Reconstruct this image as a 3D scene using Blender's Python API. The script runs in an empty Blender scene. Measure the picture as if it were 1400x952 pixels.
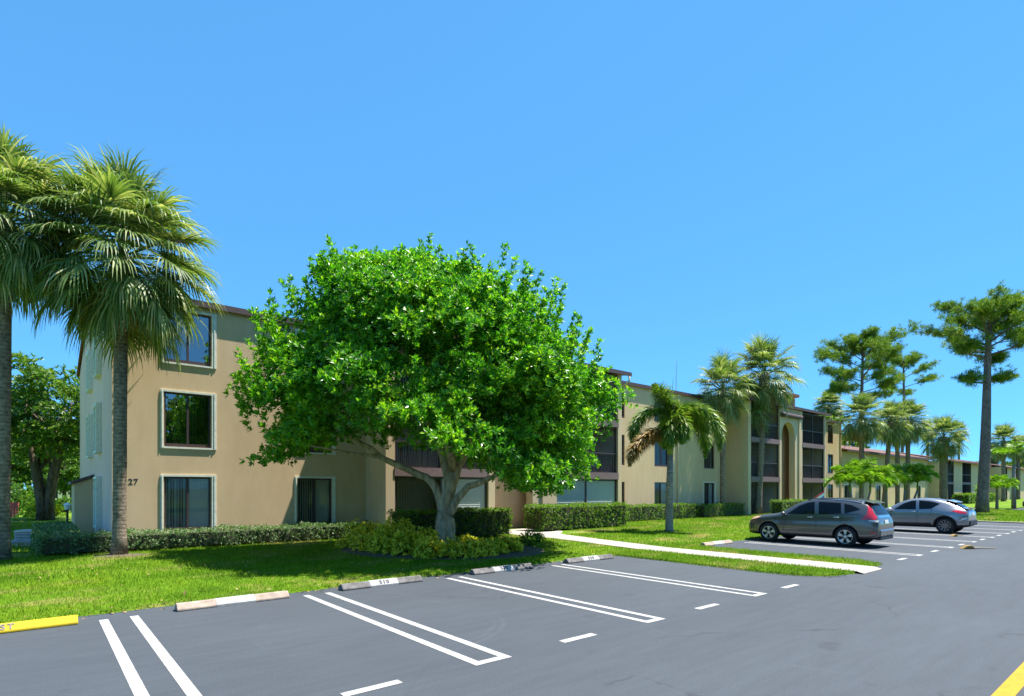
import bpy, bmesh, math, random
import numpy as np
from mathutils import Vector, Matrix
from mathutils.bvhtree import BVHTree

random.seed(7); R = np.random.default_rng(7)
scene = bpy.context.scene
COL = scene.collection
PI = math.pi
rad = math.radians
# ------------------------------------------------------------------ camera / frame of reference
# X (u) runs along the parking row and the facade, Y (v) from the road towards the building
CAM_H = 1.98
FW = (0.641, 0.767); RT = (0.767, -0.641)
def uv_on(x, v):
    """u on the plane Y=v seen in the photo column x"""
    r = (x-700)/777.0
    return v*(FW[0]+RT[0]*r)/(FW[1]-FW[0]*r)
def uv_d(x, d):
    lat = (x-700)/777.0*d
    return (FW[0]*d+RT[0]*lat, FW[1]*d+RT[1]*lat)
def sm(a, b, x):
    t = min(max((x-a)/(b-a), 0), 1); return t*t*(3-2*t)
def gz(u, v):
    if u < 43: return 0.045+0.105*sm(11.0, 16.0, v)
    return 0.05+0.10*sm(9, 16.0, v)

# ------------------------------------------------------------------ object helpers
def prop(o, label=None, cat=None, group=None, kind=None):
    if label: o['label'] = label
    if cat: o['category'] = cat
    if group: o['group'] = group
    if kind: o['kind'] = kind
    return o
def empty(name, loc, label, cat, group=None, rz=0):
    o = bpy.data.objects.new(name, None); COL.objects.link(o)
    o.location = loc; o.rotation_euler = (0, 0, rz); o.empty_display_size = 0.3
    return prop(o, label, cat, group)
def link(name, me, mat=None, parent=None, loc=(0, 0, 0), rz=0):
    o = bpy.data.objects.new(name, me); COL.objects.link(o)
    if mat is not None and len(me.materials) == 0: me.materials.append(mat)
    o.parent = parent; o.location = loc; o.rotation_euler = (0, 0, rz)
    return o
def copy_tree(o, parent=None):
    c = o.copy(); COL.objects.link(c)
    if parent is not None: c.parent = parent
    for ch in [k for k in o.children]: copy_tree(ch, c)
    return c

class Geo:
    """numpy mesh collector: triangles and quads"""
    def __init__(s): s.V = []; s.T = []; s.Q = []; s.n = 0
    def tris(s, V, T):
        V = np.asarray(V, float).reshape(-1, 3); s.V.append(V); s.T.append(np.asarray(T, int).reshape(-1, 3)+s.n); s.n += len(V)
    def quads(s, V, Q):
        V = np.asarray(V, float).reshape(-1, 3); s.V.append(V); s.Q.append(np.asarray(Q, int).reshape(-1, 4)+s.n); s.n += len(V)
    def leaves(s, P, D, S, L, W, fold=0.25):
        """pointed leaves: base P, direction D, side S, length L, width W (arrays)"""
        P = np.asarray(P, float); D = np.asarray(D, float); S = np.asarray(S, float)
        n = len(P); L = np.broadcast_to(np.asarray(L, float), (n,))[:, None]; W = np.broadcast_to(np.asarray(W, float), (n,))[:, None]
        N = np.cross(S, D)
        mid = P+D*L*0.55
        a = mid+S*W*0.5+N*W*fold; b = mid-S*W*0.5+N*W*fold
        tip = P+D*L
        V = np.stack([P, a, tip, b], 1).reshape(-1, 3)
        k = np.arange(n)*4
        T = np.stack([np.stack([k, k+1, k+2], 1), np.stack([k, k+2, k+3], 1)], 1).reshape(-1, 3)
        s.tris(V, T)
    def tube(s, pts, rads, seg=8, cap=True, twist=0):
        pts = [Vector(p) for p in pts]; n = len(pts); V = []
        up = Vector((0.13, 0.31, 1)).normalized()
        for i, p in enumerate(pts):
            t = (pts[min(i+1, n-1)]-pts[max(i-1, 0)])
            if t.length < 1e-9: t = Vector((0, 0, 1))
            t.normalize()
            ref = up if abs(t.dot(up)) < 0.93 else Vector((1, 0.1, 0))
            a = t.cross(ref).normalized(); b = t.cross(a).normalized()
            if i and (a.dot(pa) < 0): a = -a; b = -b
            pa = a
            r = rads[i] if hasattr(rads, '__len__') else rads
            for k in range(seg):
                w = 2*PI*k/seg
                V.append(p+(a*math.cos(w)+b*math.sin(w))*r)
        Q = [(i*seg+k, i*seg+(k+1) % seg, (i+1)*seg+(k+1) % seg, (i+1)*seg+k) for i in range(n-1) for k in range(seg)]
        V = [tuple(v) for v in V]
        if cap:
            base = len(V); V.append(tuple(pts[0])); V.append(tuple(pts[-1]))
            s.quads(V, Q); o = s.n-len(V)
            T = [(o+base, o+(k+1) % seg, o+k) for k in range(seg)]+[(o+base+1, o+(n-1)*seg+k, o+(n-1)*seg+(k+1) % seg) for k in range(seg)]
            s.T.append(np.array(T))
        else: s.quads(V, Q)
    def box(s, x0, x1, y0, y1, z0, z1):
        V = [(x0, y0, z0), (x1, y0, z0), (x1, y1, z0), (x0, y1, z0), (x0, y0, z1), (x1, y0, z1), (x1, y1, z1), (x0, y1, z1)]
        s.quads(V, [(0, 3, 2, 1), (4, 5, 6, 7), (0, 1, 5, 4), (1, 2, 6, 5), (2, 3, 7, 6), (3, 0, 4, 7)])
    def quad(s, a, b, c, d): s.quads([a, b, c, d], [(0, 1, 2, 3)])
    def prism(s, poly, axis, a0, a1):
        """polygon (2D list) extruded along axis 0/1/2 from a0 to a1 (convex)"""
        n = len(poly)
        def mk(p, a):
            return (a, p[0], p[1]) if axis == 0 else (p[0], a, p[1]) if axis == 1 else (p[0], p[1], a)
        V = [mk(p, a0) for p in poly]+[mk(p, a1) for p in poly]
        s.quads(V, [(i, (i+1) % n, n+(i+1) % n, n+i) for i in range(n)])
        o = s.n-2*n
        T = [(o, o+i+1, o+i) for i in range(1, n-1)]+[(o+n, o+n+i, o+n+i+1) for i in range(1, n-1)]
        s.T.append(np.array(T))
    def lathe(s, prof, seg=24, axis='z', centre=(0, 0, 0)):
        V = []; n = len(prof)
        for k in range(seg):
            w = 2*PI*k/seg
            for r, h in prof:
                c, q = r*math.cos(w), r*math.sin(w)
                p = (c, q, h) if axis == 'z' else (c, h, q) if axis == 'y' else (h, c, q)
                V.append((p[0]+centre[0], p[1]+centre[1], p[2]+centre[2]))
        s.quads(V, [(k*n+i, ((k+1) % seg)*n+i, ((k+1) % seg)*n+i+1, k*n+i+1) for k in range(seg) for i in range(n-1)])
    def mesh(s, name, smooth=False, fix=False):
        V = np.concatenate(s.V) if s.V else np.zeros((0, 3))
        T = np.concatenate(s.T) if s.T else np.zeros((0, 3), int)
        Q = np.concatenate(s.Q) if s.Q else np.zeros((0, 4), int)
        me = bpy.data.meshes.new(name)
        me.vertices.add(len(V)); me.vertices.foreach_set('co', V.astype(np.float32).ravel())
        nl = T.size+Q.size
        me.loops.add(nl); me.loops.foreach_set('vertex_index', np.concatenate([T.ravel(), Q.ravel()]).astype(np.int32))
        me.polygons.add(len(T)+len(Q))
        st = np.concatenate([np.arange(len(T))*3, T.size+np.arange(len(Q))*4]).astype(np.int32)
        me.polygons.foreach_set('loop_start', st)
        me.polygons.foreach_set('use_smooth', np.full(len(st), smooth, bool))
        me.update(calc_edges=True); me.validate()
        if fix:
            bm = bmesh.new(); bm.from_mesh(me); bmesh.ops.recalc_face_normals(bm, faces=bm.faces); bm.to_mesh(me); bm.free()
        return me
def obj(name, geo, mat, parent=None, loc=(0, 0, 0), rz=0, smooth=False, world=False, fix=False):
    me = geo.mesh(name, smooth, fix)
    if world and parent is not None: loc = tuple(-c for c in parent.location)
    return link(name, me, mat, parent, loc, rz)

# ------------------------------------------------------------------ materials
class N:
    def __init__(s, name):
        s.m = bpy.data.materials.new(name); s.m.use_nodes = True
        s.t = s.m.node_tree; s.t.nodes.clear()
        s.out = s.add('ShaderNodeOutputMaterial')
    def add(s, typ, **kw):
        n = s.t.nodes.new(typ)
        for k, v in kw.items(): setattr(n, k, v)
        return n
    def l(s, a, b): s.t.links.new(a, b)
    def noise(s, scale, detail=4, rough=0.55, vec=None, scl=None):
        tc = s.add('ShaderNodeTexCoord'); o = tc.outputs['Object']
        if scl:
            mp = s.add('ShaderNodeMapping'); mp.inputs['Scale'].default_value = scl; s.l(o, mp.inputs[0]); o = mp.outputs[0]
        n = s.add('ShaderNodeTexNoise'); n.inputs['Scale'].default_value = scale; n.inputs['Detail'].default_value = detail
        n.inputs['Roughness'].default_value = rough; s.l(o, n.inputs['Vector']); return n.outputs['Fac']
    def ramp(s, fac, stops, interp='LINEAR'):
        r = s.add('ShaderNodeValToRGB'); cr = r.color_ramp; cr.interpolation = interp
        while len(cr.elements) < len(stops): cr.elements.new(0.5)
        for e, (p, c) in zip(cr.elements, stops): e.position = p; e.color = (c[0], c[1], c[2], 1)
        s.l(fac, r.inputs[0]); return r.outputs[0]
    def mix(s, fac, a, b, mode='MIX'):
        m = s.add('ShaderNodeMix', data_type='RGBA', blend_type=mode)
        for sock, val in ((m.inputs[0], fac), (m.inputs[6], a), (m.inputs[7], b)):
            if hasattr(val, 'links') or hasattr(val, 'is_linked'): s.l(val, sock)
            elif isinstance(val, (int, float)): sock.default_value = val
            else: sock.default_value = (*val, 1)
        return m.outputs[2]
    def bump(s, h, strength=0.3, dist=0.02):
        b = s.add('ShaderNodeBump'); b.inputs['Strength'].default_value = strength; b.inputs['Distance'].default_value = dist
        s.l(h, b.inputs['Height']); return b.outputs[0]
    def princ(s, col, rough=0.6, metal=0.0, spec=0.5, normal=None, coat=0.0):
        p = s.add('ShaderNodeBsdfPrincipled')
        if hasattr(col, 'is_linked'): s.l(col, p.inputs['Base Color'])
        else: p.inputs['Base Color'].default_value = (*col, 1)
        if hasattr(rough, 'is_linked'): s.l(rough, p.inputs['Roughness'])
        else: p.inputs['Roughness'].default_value = rough
        p.inputs['Metallic'].default_value = metal; p.inputs['Specular IOR Level'].default_value = spec
        p.inputs['Coat Weight'].default_value = coat; p.inputs['Coat Roughness'].default_value = 0.04
        if normal is not None: s.l(normal, p.inputs['Normal'])
        return p.outputs[0]
    def end(s, sh): s.l(sh, s.out.inputs[0]); return s.m

def m_plain(name, col, rough=0.6, metal=0.0, spec=0.5, var=0.12, scale=6, bump=0.0, bscale=60, coat=0.0):
    n = N(name); f = n.noise(scale)
    lo = tuple(c*(1-var) for c in col); hi = tuple(min(c*(1+var), 1) for c in col)
    c = n.ramp(f, [(0.3, lo), (0.7, hi)])
    nm = n.bump(n.noise(bscale, 3), bump, 0.01) if bump else None
    return n.end(n.princ(c, rough, metal, spec, nm, coat))
def m_stucco(name, col):
    n = N(name)
    big = n.noise(0.35, 5, 0.6); f = n.noise(3.0, 5, 0.6, scl=(1, 1, 0.25))
    c = n.ramp(big, [(0.3, tuple(x*0.93 for x in col)), (0.7, tuple(x*1.05 for x in col))])
    st = n.ramp(f, [(0.35, (0.90, 0.89, 0.87)), (0.6, (1, 1, 1))])
    c = n.mix(0.7, c, st, 'MULTIPLY')
    return n.end(n.princ(c, 0.9, 0, 0.2, n.bump(n.noise(45, 4, 0.7), 0.35, 0.012)))
def m_leaf(name, stops, trans=0.35, rough=0.42, spec=0.5, tcol=(1.15, 1.25, 0.5), clump=None):
    n = N(name); g = n.add('ShaderNodeNewGeometry')
    fac = g.outputs['Random Per Island']
    if clump:
        mx = n.add('ShaderNodeMath', operation='MULTIPLY_ADD'); mx.use_clamp = True
        sub = n.add('ShaderNodeMath', operation='SUBTRACT'); n.l(n.noise(clump, 2), sub.inputs[0]); sub.inputs[1].default_value = 0.5
        n.l(sub.outputs[0], mx.inputs[0]); mx.inputs[1].default_value = 1.6; n.l(fac, mx.inputs[2]); fac = mx.outputs[0]
    c = n.ramp(fac, stops)
    p = n.princ(c, rough, 0, spec)
    t = n.add('ShaderNodeBsdfTranslucent'); n.l(n.mix(1.0, c, tcol, 'MULTIPLY'), t.inputs[0])
    m = n.add('ShaderNodeMixShader'); m.inputs[0].default_value = trans
    n.l(p, m.inputs[1]); n.l(t.outputs[0], m.inputs[2])
    return n.end(m.outputs[0])
def m_glass(name, tint=(0.75, 0.8, 0.8), ior=1.6, rough=0.0):
    n = N(name); tr = n.add('ShaderNodeBsdfTransparent'); tr.inputs[0].default_value = (*tint, 1)
    gl = n.add('ShaderNodeBsdfGlossy'); gl.inputs['Roughness'].default_value = rough
    gl.inputs[0].default_value = (0.95, 0.97, 1, 1)
    fr = n.add('ShaderNodeFresnel'); fr.inputs[0].default_value = ior
    m = n.add('ShaderNodeMixShader'); n.l(fr.outputs[0], m.inputs[0]); n.l(tr.outputs[0], m.inputs[1]); n.l(gl.outputs[0], m.inputs[2])
    return n.end(m.outputs[0])
def m_screen(name, op=0.5, col=(0.02, 0.021, 0.024)):
    n = N(name); tr = n.add('ShaderNodeBsdfTransparent'); d = n.add('ShaderNodeBsdfDiffuse'); d.inputs[0].default_value = (*col, 1)
    m = n.add('ShaderNodeMixShader'); m.inputs[0].default_value = op
    n.l(tr.outputs[0], m.inputs[1]); n.l(d.outputs[0], m.inputs[2]); return n.end(m.outputs[0])

def m_asphalt():
    n = N('asphalt')
    s1 = n.noise(0.22, 6, 0.6, scl=(0.5, 1.6, 1)); s2 = n.noise(2.6, 5, 0.65, scl=(0.35, 2.4, 1)); s3 = n.noise(55, 5, 0.75)
    c = n.ramp(s1, [(0.3, (0.048, 0.056, 0.067)), (0.7, (0.062, 0.072, 0.085))])
    c = n.mix(0.55, c, n.ramp(s2, [(0.35, (0.84, 0.84, 0.84)), (0.65, (1.07, 1.07, 1.07))]), 'MULTIPLY')
    c = n.mix(0.6, c, n.ramp(s3, [(0.35, (0.6, 0.6, 0.6)), (0.5, (1, 1, 1)), (0.75, (1.5, 1.5, 1.45))]), 'MULTIPLY')
    # faint tyre scuffs: arcs, and hairline cracks
    tc = n.add('ShaderNodeTexCoord')
    v = n.add('ShaderNodeTexVoronoi', feature='DISTANCE_TO_EDGE'); v.inputs['Scale'].default_value = 0.16
    mp = n.add('ShaderNodeMapping'); n.l(tc.outputs['Object'], mp.inputs[0])
    ns = n.add('ShaderNodeTexNoise'); ns.inputs['Scale'].default_value = 0.9; ns.inputs['Detail'].default_value = 6
    n.l(tc.outputs['Object'], ns.inputs[0])
    ad = n.add('ShaderNodeMixRGB', blend_type='ADD'); ad.inputs[0].default_value = 0.9; n.l(mp.outputs[0], ad.inputs[1]); n.l(ns.outputs['Color'], ad.inputs[2])
    n.l(ad.outputs[0], v.inputs['Vector'])
    ck = n.ramp(v.outputs['Distance'], [(0.0, (0.55, 0.55, 0.55)), (0.0035, (1, 1, 1))])
    for cx, cy, r0, sg in ((3.9, 7.6, 1.75, 1.35), (3.9, 7.6, 1.62, 1.3), (9.5, 3.6, 3.1, 1.25), (14.5, 1.9, 2.6, 0.8), (6.0, 2.2, 4.2, 0.85)):
        vd = n.add('ShaderNodeVectorMath', operation='DISTANCE'); n.l(tc.outputs['Object'], vd.inputs[0]); vd.inputs[1].default_value = (cx, cy, 0)
        ar = n.ramp(vd.outputs['Value'], [(0, (0, 0, 0)), (1, (1, 1, 1))])
        s_ = n.add('ShaderNodeMath', operation='SUBTRACT'); n.l(vd.outputs['Value'], s_.inputs[0]); s_.inputs[1].default_value = r0
        a_ = n.add('ShaderNodeMath', operation='ABSOLUTE'); n.l(s_.outputs[0], a_.inputs[0])
        k_ = n.ramp(a_.outputs[0], [(0.0, (1, 1, 1)), (0.055, (0, 0, 0))])
        w_ = n.mix(1.0, k_, n.ramp(n.noise(0.9, 4), [(0.48, (0, 0, 0)), (0.62, (.55, .55, .55))]), 'MULTIPLY')
        c = n.mix(w_, c, n.mix(1.0, c, (sg, sg, sg), 'MULTIPLY'))
    sp = n.ramp(n.noise(1.1, 3, 0.5), [(0.68, (1, 1, 1)), (0.74, (0.72, 0.71, 0.70))])
    c = n.mix(0.8, c, sp, 'MULTIPLY')
    msk = n.ramp(n.noise(0.5, 3), [(0.52, (0, 0, 0)), (0.6, (1, 1, 1))])
    c = n.mix(msk, c, n.mix(1.0, c, ck, 'MULTIPLY'))
    return n.end(n.princ(c, 0.82, 0, 0.3, n.bump(n.noise(120, 3, 0.7), 0.5, 0.006)))
def m_paint(name, col, dirt=0.25):
    n = N(name); f = n.noise(9, 6, 0.7); g = n.noise(90, 3, 0.7)
    c = n.ramp(f, [(0.32, tuple(x*(1-dirt) for x in col)), (0.6, col)])
    c = n.mix(0.7, c, n.ramp(g, [(0.33, (0.5, 0.5, 0.52)), (0.45, (1, 1, 1))]), 'MULTIPLY')
    wr = n.ramp(n.noise(26, 6, 0.75), [(0.615, (0, 0, 0)), (0.66, (0.8, 0.8, 0.8))]); c = n.mix(wr, c, (0.10, 0.105, 0.115)) if 'stop' not in name else c
    return n.end(n.princ(c, 0.75, 0, 0.3, n.bump(n.noise(120, 3), 0.3, 0.004)))
def grass_cols(n, dark, mid, light, straw):
    f = n.noise(0.55, 5, 0.65); h = n.noise(2.2, 4, 0.6); k = n.noise(0.45, 5, 0.7, scl=(0.8, 1.7, 1))
    c = n.ramp(f, [(0.3, dark), (0.5, mid), (0.72, light)])
    c = n.mix(0.5, c, n.ramp(h, [(0.3, (0.75, 0.8, 0.7)), (0.65, (1.1, 1.08, 1.05))]), 'MULTIPLY')
    return n.mix(n.ramp(k, [(0.53, (0, 0, 0)), (0.66, (0.8, 0.8, 0.8))]), c, straw)
def m_lawn():
    n = N('lawn_turf'); c = grass_cols(n, (0.075, 0.155, 0.008), (0.11, 0.215, 0.010), (0.165, 0.245, 0.014), (0.33, 0.27, 0.09))
    c = n.mix(0.5, c, n.ramp(n.noise(40, 3, 0.7), [(0.3, (0.5, 0.5, 0.5)), (0.6, (1.1, 1.1, 1.1))]), 'MULTIPLY')
    return n.end(n.princ(c, 0.9, 0, 0.1, n.bump(n.noise(60, 3, 0.7), 0.8, 0.03)))
def m_blade():
    n = N('grass_blades'); c = grass_cols(n, (0.110, 0.230, 0.010), (0.160, 0.300, 0.013), (0.230, 0.340, 0.018), (0.44, 0.36, 0.13))
    g = n.add('ShaderNodeNewGeometry')
    c = n.mix(1.0, c, n.ramp(g.outputs['Random Per Island'], [(0, (0.7, 0.75, 0.7)), (0.9, (1.15, 1.1, 1.1)), (1, (1.5, 1.2, 1.3))]), 'MULTIPLY')
    p = n.princ(c, 0.7, 0, 0.1)
    t = n.add('ShaderNodeBsdfTranslucent'); n.l(c, t.inputs[0]); m = n.add('ShaderNodeMixShader'); m.inputs[0].default_value = 0.35
    n.l(p, m.inputs[1]); n.l(t.outputs[0], m.inputs[2]); return n.end(m.outputs[0])
def m_bark(name, c0, c1, ring=False, scale=8, scl=(1, 1, 0.3), b=0.7):
    n = N(name); f = n.noise(scale, 6, 0.65, scl=scl); g = n.noise(1.3, 4)
    c = n.ramp(f, [(0.35, c0), (0.65, c1)])
    c = n.mix(0.7, c, n.ramp(g, [(0.35, (0.75, 0.77, 0.75)), (0.65, (1.1, 1.08, 1.05))]), 'MULTIPLY')
    h = f
    if ring:
        tc = n.add('ShaderNodeTexCoord'); w = n.add('ShaderNodeTexWave', bands_direction='Z'); w.inputs['Scale'].default_value = 3.2
        w.inputs['Distortion'].default_value = 3.0; w.inputs['Detail'].default_value = 3; n.l(tc.outputs['Object'], w.inputs[0])
        c = n.mix(0.6, c, n.ramp(w.outputs['Fac'], [(0.1, (0.62, 0.6, 0.58)), (0.4, (1.05, 1.05, 1.05))]), 'MULTIPLY')
    return n.end(n.princ(c, 0.9, 0, 0.15, n.bump(h, b, 0.04)))
def m_tile(name, col):
    n = N(name); tc = n.add('ShaderNodeTexCoord'); w = n.add('ShaderNodeTexWave', bands_direction='X'); w.inputs['Scale'].default_value = 1.6
    n.l(tc.outputs['Object'], w.inputs[0]); f = n.noise(1.2, 5)
    c = n.ramp(f, [(0.3, tuple(x*0.75 for x in col)), (0.7, tuple(x*1.2 for x in col))])
    return n.end(n.princ(c, 0.85, 0, 0.2, n.bump(w.outputs['Fac'], 0.6, 0.05)))
def m_carpaint(name, col, metal=0.55, rough=0.25):
    n = N(name); f = n.noise(700, 2); c = n.ramp(f, [(0.35, tuple(x*0.85 for x in col)), (0.65, tuple(x*1.15 for x in col))])
    return n.end(n.princ(c, rough, metal, 0.5, None, 0.9))

M = {}
M['wall'] = m_stucco('tan_stucco', (0.64, 0.47, 0.285))
M['wall_side'] = m_stucco('grey_white_stucco', (0.80, 0.55, 0.46))
M['wall_pale'] = m_stucco('pale_cream_stucco', (0.62, 0.48, 0.31))
M['salmon'] = m_stucco('salmon_stucco', (0.74, 0.45, 0.26))
M['orange'] = m_stucco('orange_stucco', (0.62, 0.38, 0.21))
M['brown'] = m_plain('dark_brown_metal', (0.055, 0.035, 0.035), 0.5)
M['fascia'] = m_plain('brown_fascia', (0.085, 0.050, 0.047), 0.6)
M['slab'] = m_plain('mauve_brown_slab_edge', (0.19, 0.125, 0.125), 0.7)
M['tile'] = m_tile('red_brown_tile', (0.20, 0.085, 0.065))
M['tile_red'] = m_tile('terracotta_tile', (0.155, 0.088, 0.074))
M['shutter'] = m_plain('ivory_shutter_metal', (0.70, 0.71, 0.62), 0.45)
M['grey_panel'] = m_plain('grey_green_shutter_panel', (0.36, 0.38, 0.36), 0.5, var=0.06)
M['white_band'] = m_plain('pale_grey_header', (0.55, 0.53, 0.48), 0.7)
M['glass'] = m_glass('window_glass', (0.85, 0.88, 0.88), 1.38)
M['glass_mirror'] = m_glass('reflective_window_glass', (0.40, 0.43, 0.45), 3.0)
M['blind'] = m_plain('vertical_blind_fabric', (0.70, 0.70, 0.66), 0.8, var=0.05)
M['blind_dim'] = m_plain('grey_green_vertical_blind', (0.50, 0.56, 0.53), 0.8, var=0.05)
M['curtain'] = m_plain('pale_curtain', (0.90, 0.90, 0.88), 0.85, var=0.05)
M['room'] = m_plain('dim_room_wall', (0.10, 0.095, 0.085), 0.9)  # darkness of the unlit rooms is put into this colour
M['patio_wall'] = m_plain('patio_back_wall', (0.52, 0.48, 0.41), 0.9)
M['screen'] = m_screen('insect_screen', 0.26, (0.05, 0.05, 0.055))
M['screen_dark'] = m_screen('dark_insect_screen', 0.62, (0.03, 0.03, 0.035))
M['asphalt'] = m_asphalt()
M['white'] = m_paint('white_road_paint', (0.40, 0.395, 0.38), 0.35)
M['yellow'] = m_paint('yellow_road_paint', (0.50, 0.25, 0.010), 0.2)
M['yellowstop'] = m_paint('yellow_stop_paint', (0.52, 0.37, 0.015), 0.15)
M['conc'] = m_plain('wheel_stop_concrete', (0.33, 0.255, 0.20), 0.9, var=0.25, scale=9, bump=0.4)
M['conc_dark'] = m_plain('tar_stained_concrete', (0.13, 0.12, 0.115), 0.9, var=0.45, scale=7, bump=0.4)
M['path'] = m_plain('pale_concrete_path', (0.34, 0.30, 0.26), 0.9, var=0.12, scale=2.5, bump=0.25)
M['curb'] = m_plain('beige_curb_concrete', (0.30, 0.25, 0.18), 0.9, bump=0.25)
M['black_paint'] = m_plain('black_stencil_paint', (0.03, 0.03, 0.035), 0.8)
M['faint_paint'] = m_plain('worn_grey_stencil_paint', (0.62, 0.62, 0.62), 0.8)
M['grey_stencil'] = m_plain('grey_stencil_paint', (0.20, 0.18, 0.16), 0.8)
M['lawn'] = m_lawn(); M['blade'] = m_blade()
M['far_ground'] = m_plain('far_ground_green', (0.06, 0.10, 0.02), 0.95, var=0.4, scale=0.05)
M['mulch'] = m_plain('mulch', (0.10, 0.075, 0.055), 0.95, var=0.5, scale=18, bump=0.9, bscale=40)
M['dirt'] = m_plain('sandy_soil', (0.30, 0.22, 0.16), 0.95, var=0.3, scale=8, bump=0.6)
M['palm_bark'] = m_bark('palm_bark', (0.13, 0.10, 0.075), (0.33, 0.27, 0.21), True, 9, (1, 1, 1.2))
M['palm_bark_grey'] = m_bark('grey_palm_bark', (0.20, 0.19, 0.17), (0.36, 0.34, 0.31), True, 6, (1, 1, 2.0), 0.4)
M['tree_bark'] = m_bark('grey_tree_bark', (0.30, 0.235, 0.165), (0.70, 0.58, 0.42), False, 6, (1.3, 1.3, 0.35), 1.0)
M['dark_bark'] = m_bark('dark_tree_bark', (0.065, 0.048, 0.035), (0.17, 0.13, 0.095), False, 6, (1.3, 1.3, 0.35), 1.0)
M['pine_bark'] = m_bark('pine_bark', (0.11, 0.085, 0.075), (0.27, 0.21, 0.19), False, 9, (1, 1, 0.5), 1.0)
M['crownshaft'] = m_plain('green_crownshaft', (0.16, 0.25, 0.06), 0.45)
M['leaf_tree'] = m_leaf('glossy_green_leaf', [(0.0, (0.036, 0.160, 0.006)), (0.4, (0.080, 0.300, 0.010)), (0.75, (0.180, 0.440, 0.016)), (1.0, (0.38, 0.58, 0.03))], 0.46, 0.34, 0.55, clump=0.8)
M['leaf_bg'] = m_leaf('dark_background_leaf', [(0.0, (0.035, 0.10, 0.010)), (0.6, (0.09, 0.20, 0.015)), (1.0, (0.20, 0.31, 0.02))], 0.42, clump=0.8)
M['leaf_hedge'] = m_leaf('hedge_leaf', [(0.0, (0.050, 0.140, 0.008)), (0.5, (0.12, 0.26, 0.015)), (0.88, (0.22, 0.36, 0.025)), (1.0, (0.36, 0.29, 0.08))], 0.42, 0.45, 0.4)
M['leaf_white'] = m_leaf('silvery_hedge_leaf', [(0.0, (0.05, 0.13, 0.03)), (0.6, (0.12, 0.23, 0.07)), (0.85, (0.25, 0.34, 0.16)), (1.0, (0.60, 0.62, 0.48))], 0.35, 0.4, 0.5)
M['leaf_yellow'] = m_leaf('yellow_green_leaf', [(0.0, (0.05, 0.13, 0.010)), (0.22, (0.20, 0.33, 0.015)), (0.36, (0.80, 0.70, 0.05)), (1.0, (0.95, 0.86, 0.16))], 0.5, 0.45, 0.4)
M['leaf_sabal'] = m_leaf('fan_palm_leaf', [(0.0, (0.075, 0.14, 0.035)), (0.5, (0.16, 0.24, 0.06)), (0.8, (0.29, 0.35, 0.12)), (1.0, (0.52, 0.50, 0.26))], 0.36, 0.46, 0.35)
M['leaf_dead'] = m_leaf('dry_palm_leaf', [(0.0, (0.22, 0.15, 0.06)), (0.6, (0.42, 0.29, 0.11)), (1.0, (0.52, 0.40, 0.18))], 0.2, 0.7, 0.2, (1, 0.9, 0.6))
M['leaf_fox'] = m_leaf('foxtail_palm_leaf', [(0.0, (0.07, 0.16, 0.02)), (0.6, (0.16, 0.29, 0.035)), (1.0, (0.36, 0.40, 0.09))], 0.4, 0.42, 0.45)
M['leaf_fox_old'] = m_leaf('rusty_foxtail_leaf', [(0.0, (0.20, 0.18, 0.05)), (0.5, (0.42, 0.25, 0.08)), (1.0, (0.48, 0.33, 0.12))], 0.25, 0.5, 0.3, (1, 0.9, 0.6))
M['leaf_xmas'] = m_leaf('light_green_palm_leaf', [(0.0, (0.09, 0.22, 0.012)), (0.6, (0.19, 0.36, 0.025)), (1.0, (0.34, 0.46, 0.06))], 0.42, 0.4, 0.45)
M['needle'] = m_leaf('pine_needle', [(0.0, (0.05, 0.13, 0.012)), (0.5, (0.125, 0.24, 0.018)), (1.0, (0.28, 0.36, 0.03))], 0.35, 0.5, 0.3, clump=0.5)
M['twig_core'] = m_plain('twigs_and_dark_hedge_core', (0.045, 0.050, 0.020), 0.95, var=0.4, scale=14)  # stem colour, also the dark hedge core that paints inner shade
M['dead_leaf'] = m_leaf('fallen_leaf', [(0.0, (0.16, 0.08, 0.03)), (0.5, (0.36, 0.23, 0.10)), (1.0, (0.50, 0.38, 0.18))], 0.1, 0.8, 0.2, (1, 1, 1))
M['rubber'] = m_plain('tyre_rubber', (0.018, 0.018, 0.019), 0.85)
M['alloy'] = m_plain('alloy_rim', (0.62, 0.63, 0.65), 0.3, 0.85)
M['alloy_dark'] = m_plain('dark_alloy_rim', (0.25, 0.25, 0.27), 0.3, 0.8)
M['plastic'] = m_plain('black_car_plastic', (0.022, 0.022, 0.024), 0.6)
M['chrome'] = m_plain('chrome', (0.75, 0.75, 0.76), 0.15, 1.0)
M['car_glass'] = m_plain('tinted_car_glass', (0.006, 0.008, 0.010), 0.03, 0, 0.22)
M['red_light'] = m_plain('red_tail_light', (0.55, 0.012, 0.025), 0.15, 0, 0.6, coat=0.8)
M['clear_light'] = m_plain('clear_lamp_lens', (0.62, 0.60, 0.58), 0.12, 0, 0.6, coat=0.8)
M['amber'] = m_plain('amber_lamp_lens', (0.70, 0.40, 0.22), 0.2, 0, 0.6, coat=0.8)
M['plate'] = m_plain('licence_plate', (0.55, 0.60, 0.56), 0.5)
M['grey_metal'] = m_plain('grey_painted_metal', (0.46, 0.47, 0.47), 0.5)
M['black_metal'] = m_plain('black_metal', (0.02, 0.02, 0.022), 0.5)
M['red_wood'] = m_plain('red_painted_boards', (0.50, 0.07, 0.07), 0.7)
M['lamp_glass'] = m_plain('frosted_lamp_glass', (0.72, 0.75, 0.78), 0.3)
M['flag_red'] = m_plain('red_flag_cloth', (0.65, 0.05, 0.08), 0.8)
M['flag_white'] = m_plain('white_flag_cloth', (0.8, 0.8, 0.8), 0.8)
M['flag_blue'] = m_plain('blue_flag_cloth', (0.06, 0.20, 0.60), 0.8)
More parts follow.
